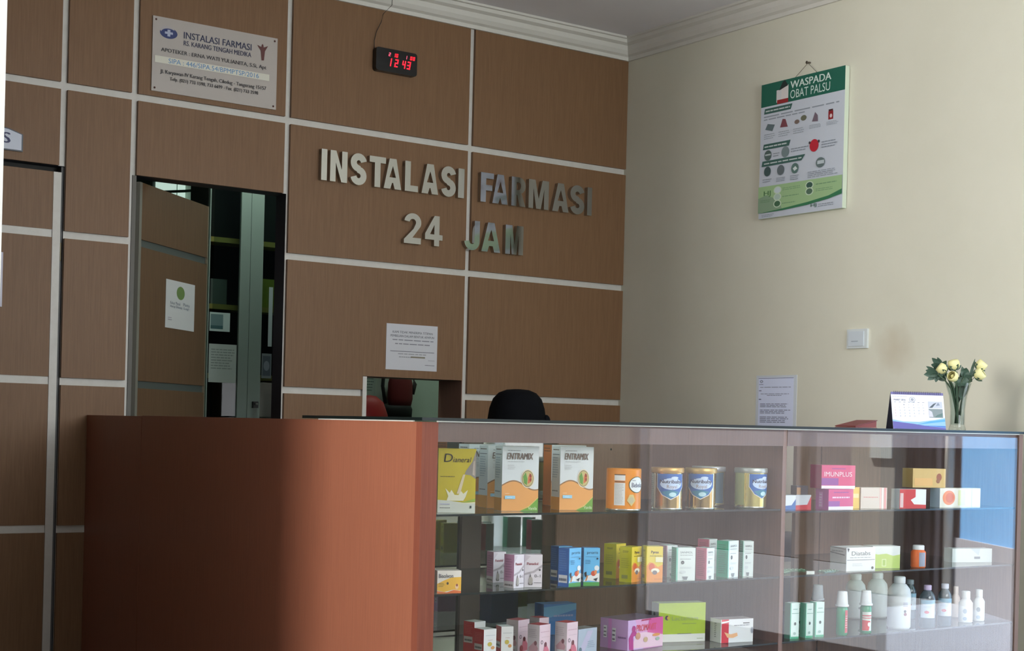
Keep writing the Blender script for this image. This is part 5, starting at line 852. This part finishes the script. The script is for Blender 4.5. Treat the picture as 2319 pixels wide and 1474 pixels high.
# skeleton facing +Y, seated; root at the pelvis
V_ = [(0, 0, 0.53), (0, -0.01, 0.66), (0, -0.01, 0.80), (0, 0.0, 0.92), (0, 0.02, 1.00), (0, 0.045, 1.06), (0, 0.055, 1.13), (0, 0.055, 1.19)]
R_ = [(0.16, 0.12), (0.135, 0.10), (0.15, 0.105), (0.12, 0.085), 0.05, 0.075, 0.092, 0.06]
E_ = [(i, i + 1) for i in range(7)]
for s in (-1, 1):
    n0 = len(V_)
    V_ += [(s * 0.09, 0.06, 0.53), (s * 0.11, 0.27, 0.53), (s * 0.12, 0.45, 0.51), (s * 0.12, 0.43, 0.28), (s * 0.12, 0.40, 0.09), (s * 0.13, 0.52, 0.045)]; R_ += [0.095, 0.082, 0.062, 0.055, 0.038, 0.032]
    E_ += [(0, n0)] + [(n0 + i, n0 + i + 1) for i in range(5)]
    n0 = len(V_)
    V_ += [(s * 0.16, 0.0, 0.93), (s * 0.20, 0.03, 0.80), (s * 0.215, 0.08, 0.68), (s * 0.16, 0.24, 0.64), (s * 0.11, 0.33, 0.635), (s * 0.095, 0.38, 0.63)]; R_ += [0.062, 0.048, 0.042, 0.034, 0.026, 0.03]
    E_ += [(3, n0)] + [(n0 + i, n0 + i + 1) for i in range(5)]
    pn = n0 + 5
    for k in range(4):
        ox = s * (0.095 + 0.018 * (k - 1.5)); L = (0.03, 0.034, 0.032, 0.026)[k]; n1 = len(V_)
        V_ += [(ox, 0.405, 0.628), (ox, 0.405 + L, 0.625), (ox, 0.405 + L * 1.8, 0.612)]; R_ += [0.009, 0.008, 0.007]; E_ += [(pn, n1), (n1, n1 + 1), (n1 + 1, n1 + 2)]
    n1 = len(V_); V_ += [(s * 0.062, 0.375, 0.63), (s * 0.05, 0.405, 0.628)]; R_ += [0.010, 0.008]; E_ += [(pn, n1), (n1, n1 + 1)]
body = skin_body('body', V_, E_, R_, [CLO, SKIN], per)
for p in body.data.polygons:
    c = p.center
    p.material_index = 1 if (c.z > 1.03 or (c.y > 0.345 and 0.58 < c.z < 0.68)) else 0
b = MB()   # face details under the covering, looking towards the wood wall
for s in (-1, 1): b.ball((s * 0.032, 0.138, 1.125), 0.011, mat((236, 234, 230), 0.3), (1, .6, .7), None, 12, 8); b.ball((s * 0.032, 0.144, 1.125), 0.005, mat((40, 26, 20), 0.3), (1, .6, 1), None, 10, 6)
b.ball((0, 0.150, 1.095), 0.014, SKIN, (0.8, 1, 1.3), None, 12, 8); b.ball((0, 0.140, 1.062), 0.016, mat((150, 84, 78), 0.5), (1.4, .5, .4), None, 12, 8); b.build('face', per)
b = MB()   # draped head covering: rings around the head, open over the face
prevr = None; NS = 40
for zz, rx, ry, cy in ((1.231, 0.012, 0.012, 0.02), (1.228, 0.045, 0.045, 0.02), (1.216, 0.075, 0.080, 0.022), (1.192, 0.097, 0.106, 0.025), (1.155, 0.110, 0.118, 0.028), (1.115, 0.116, 0.120, 0.026), (1.075, 0.124, 0.118, 0.02), (1.035, 0.142, 0.124, 0.01), (0.985, 0.175, 0.135, 0.0), (0.93, 0.215, 0.150, 0.0), (0.86, 0.225, 0.165, 0.0), (0.80, 0.215, 0.170, 0.0)):
    ring = []
    for k in range(NS):
        a = 2 * PI * k / NS; f_ = 1 + (0.025 * math.sin(7 * a + zz * 30) if zz < 1.1 else 0.004 * math.sin(5 * a))
        x, y = rx * f_ * math.cos(a), cy + ry * f_ * math.sin(a)
        front = max(0.0, math.sin(a)) ** 3
        if 1.045 < zz < 1.19: y -= 0.045 * front if front > 0.5 else 0
        ring.append(b.bm.verts.new((x, y, zz + (0.012 * math.sin(3 * a) if zz < 0.9 else 0))))
    if prevr:
        for k in range(NS):
            q = (k + 0.5) / NS * 2 * PI
            if math.sin(q) > 0.80 and 1.045 < zz < 1.17: continue
            f = b.bm.faces.new((prevr[k], prevr[(k + 1) % NS], ring[(k + 1) % NS], ring[k])); f.material_index = b.mi(CLO); f.smooth = True
    else:
        f = b.bm.faces.new(ring); f.material_index = b.mi(CLO)
    prevr = ring
b.build('head_covering', per)
b = MB(); b.ball((0.112, -0.01, 1.105), 0.018, CLO, (1, 0.8, 1.5), None, 12, 8); b.build('folded_cloth', per)
t = thing('waste_bin', 'dark blue plastic bin behind the right bay of counter', 'bin', (4.50, 4.40, 0), 0.2)
b = MB(); b.lathe([[(0, 0.0), (0.15, 0.0), (0.19, 0.56), (0.195, 0.57)]], mat((34, 46, 84), 0.45), 28, (0, 0, 0), 1.0, 0.8); b.build('body', t)
b = MB(); b.lathe([[(0.20, 0.56), (0.20, 0.585), (0.18, 0.64), (0.12, 0.668), (0, 0.675)]], mat((30, 40, 74), 0.45), 28, (0, 0, 0), 1.0, 0.8); b.build('lid', t)

# ------------------------------------------------------------------ entrance on the right and the yard outside it
b = MB()
for y_ in (0.90, 2.09, 3.25): b.box(XR + 0.03, XR + 0.08, y_, y_ + 0.05, 0, 2.35, ALU)
b.box(XR + 0.03, XR + 0.08, 0.90, 3.30, 2.30, 2.35, ALU); struct(b.build('door_3'))
b = MB(); b.box(5.165, 16, -12, 14, -0.10, -0.005, noisy('paving', (72, 75, 82), (76, 79, 86), (1, 1, 1), 0.4, 0.8)); struct(b.build('ground'))
b = MB(); b.prism([(8.6, 0.62), (8.6, 3.4), (5.9, 3.4), (5.9, 1.9), (7.4, 0.62)], FR((0, 0, 0.002), (1, 0, 0), (0, 1, 0), (0, 0, 1)), 0.008, noisy('concrete_apron', (112, 119, 132), (118, 125, 138), (1, 1, 1), 0.5, 0.8)); struct(b.build('pavement'))
b = MB(); b.box(9.6, 9.8, -12, 12, 0, 2.6, noisy('yard_wall_paint', (124, 122, 126), (138, 136, 140), (1, 1, 1), 2.0, 0.8)); struct(b.build('wall_yard'))
t = thing('yard_gate', 'blue sheet metal gate in the yard, mirrored in the counter glass', 'gate', (8.0, 0.70, 0), math.radians(30))
b = MB(); b.box(0, 0.05, 0.0, 1.9, 0.43, 2.2, noisy('blue_sheet', (104, 160, 212), (112, 168, 218), (1, 1, 1), 3.0, 0.5)); b.build('panel', t)
b = MB(); b.box(-0.02, 0.08, -0.06, 1.95, 0.0, 0.43, mat((150, 152, 160), 0.7)); b.build('plinth', t)
b = MB(); b.tube([(-0.05, -0.07, 0), (-0.05, -0.07, 2.3)], 0.03, mat((210, 206, 196), 0.4), 12); b.build('post', t)
b = MB(); b.box(8.0, 8.35, -0.24, 0.15, 0, 2.6, noisy('pillar_paint', (150, 148, 142), (160, 158, 152), (1, 1, 1), 2.0, 0.8)); tag(b.build('yard_pillar'), 'pale pillar in the yard left of the dark shutter, mirrored in glass', 'pillar')
b = MB(); b.box(7.988, 7.998, -0.06, 0.13, 0.93, 1.45, mat((190, 198, 196), 0.6)); tag(b.build('pillar_notice'), 'white notice board on the pale yard pillar, mirrored in the glass', 'notice')
t = thing('roller_shutter', 'dark ribbed shutter beside the blue gate in the yard', 'shutter', (8.1, 0, 0))
b = MB()
for k in range(12): b.box(0.02 * (k % 2), 0.05, 0.10 + k * 0.04, 0.14 + k * 0.04, 0, 2.4, mat((66, 66, 78), 0.6))
b.build('slats', t)
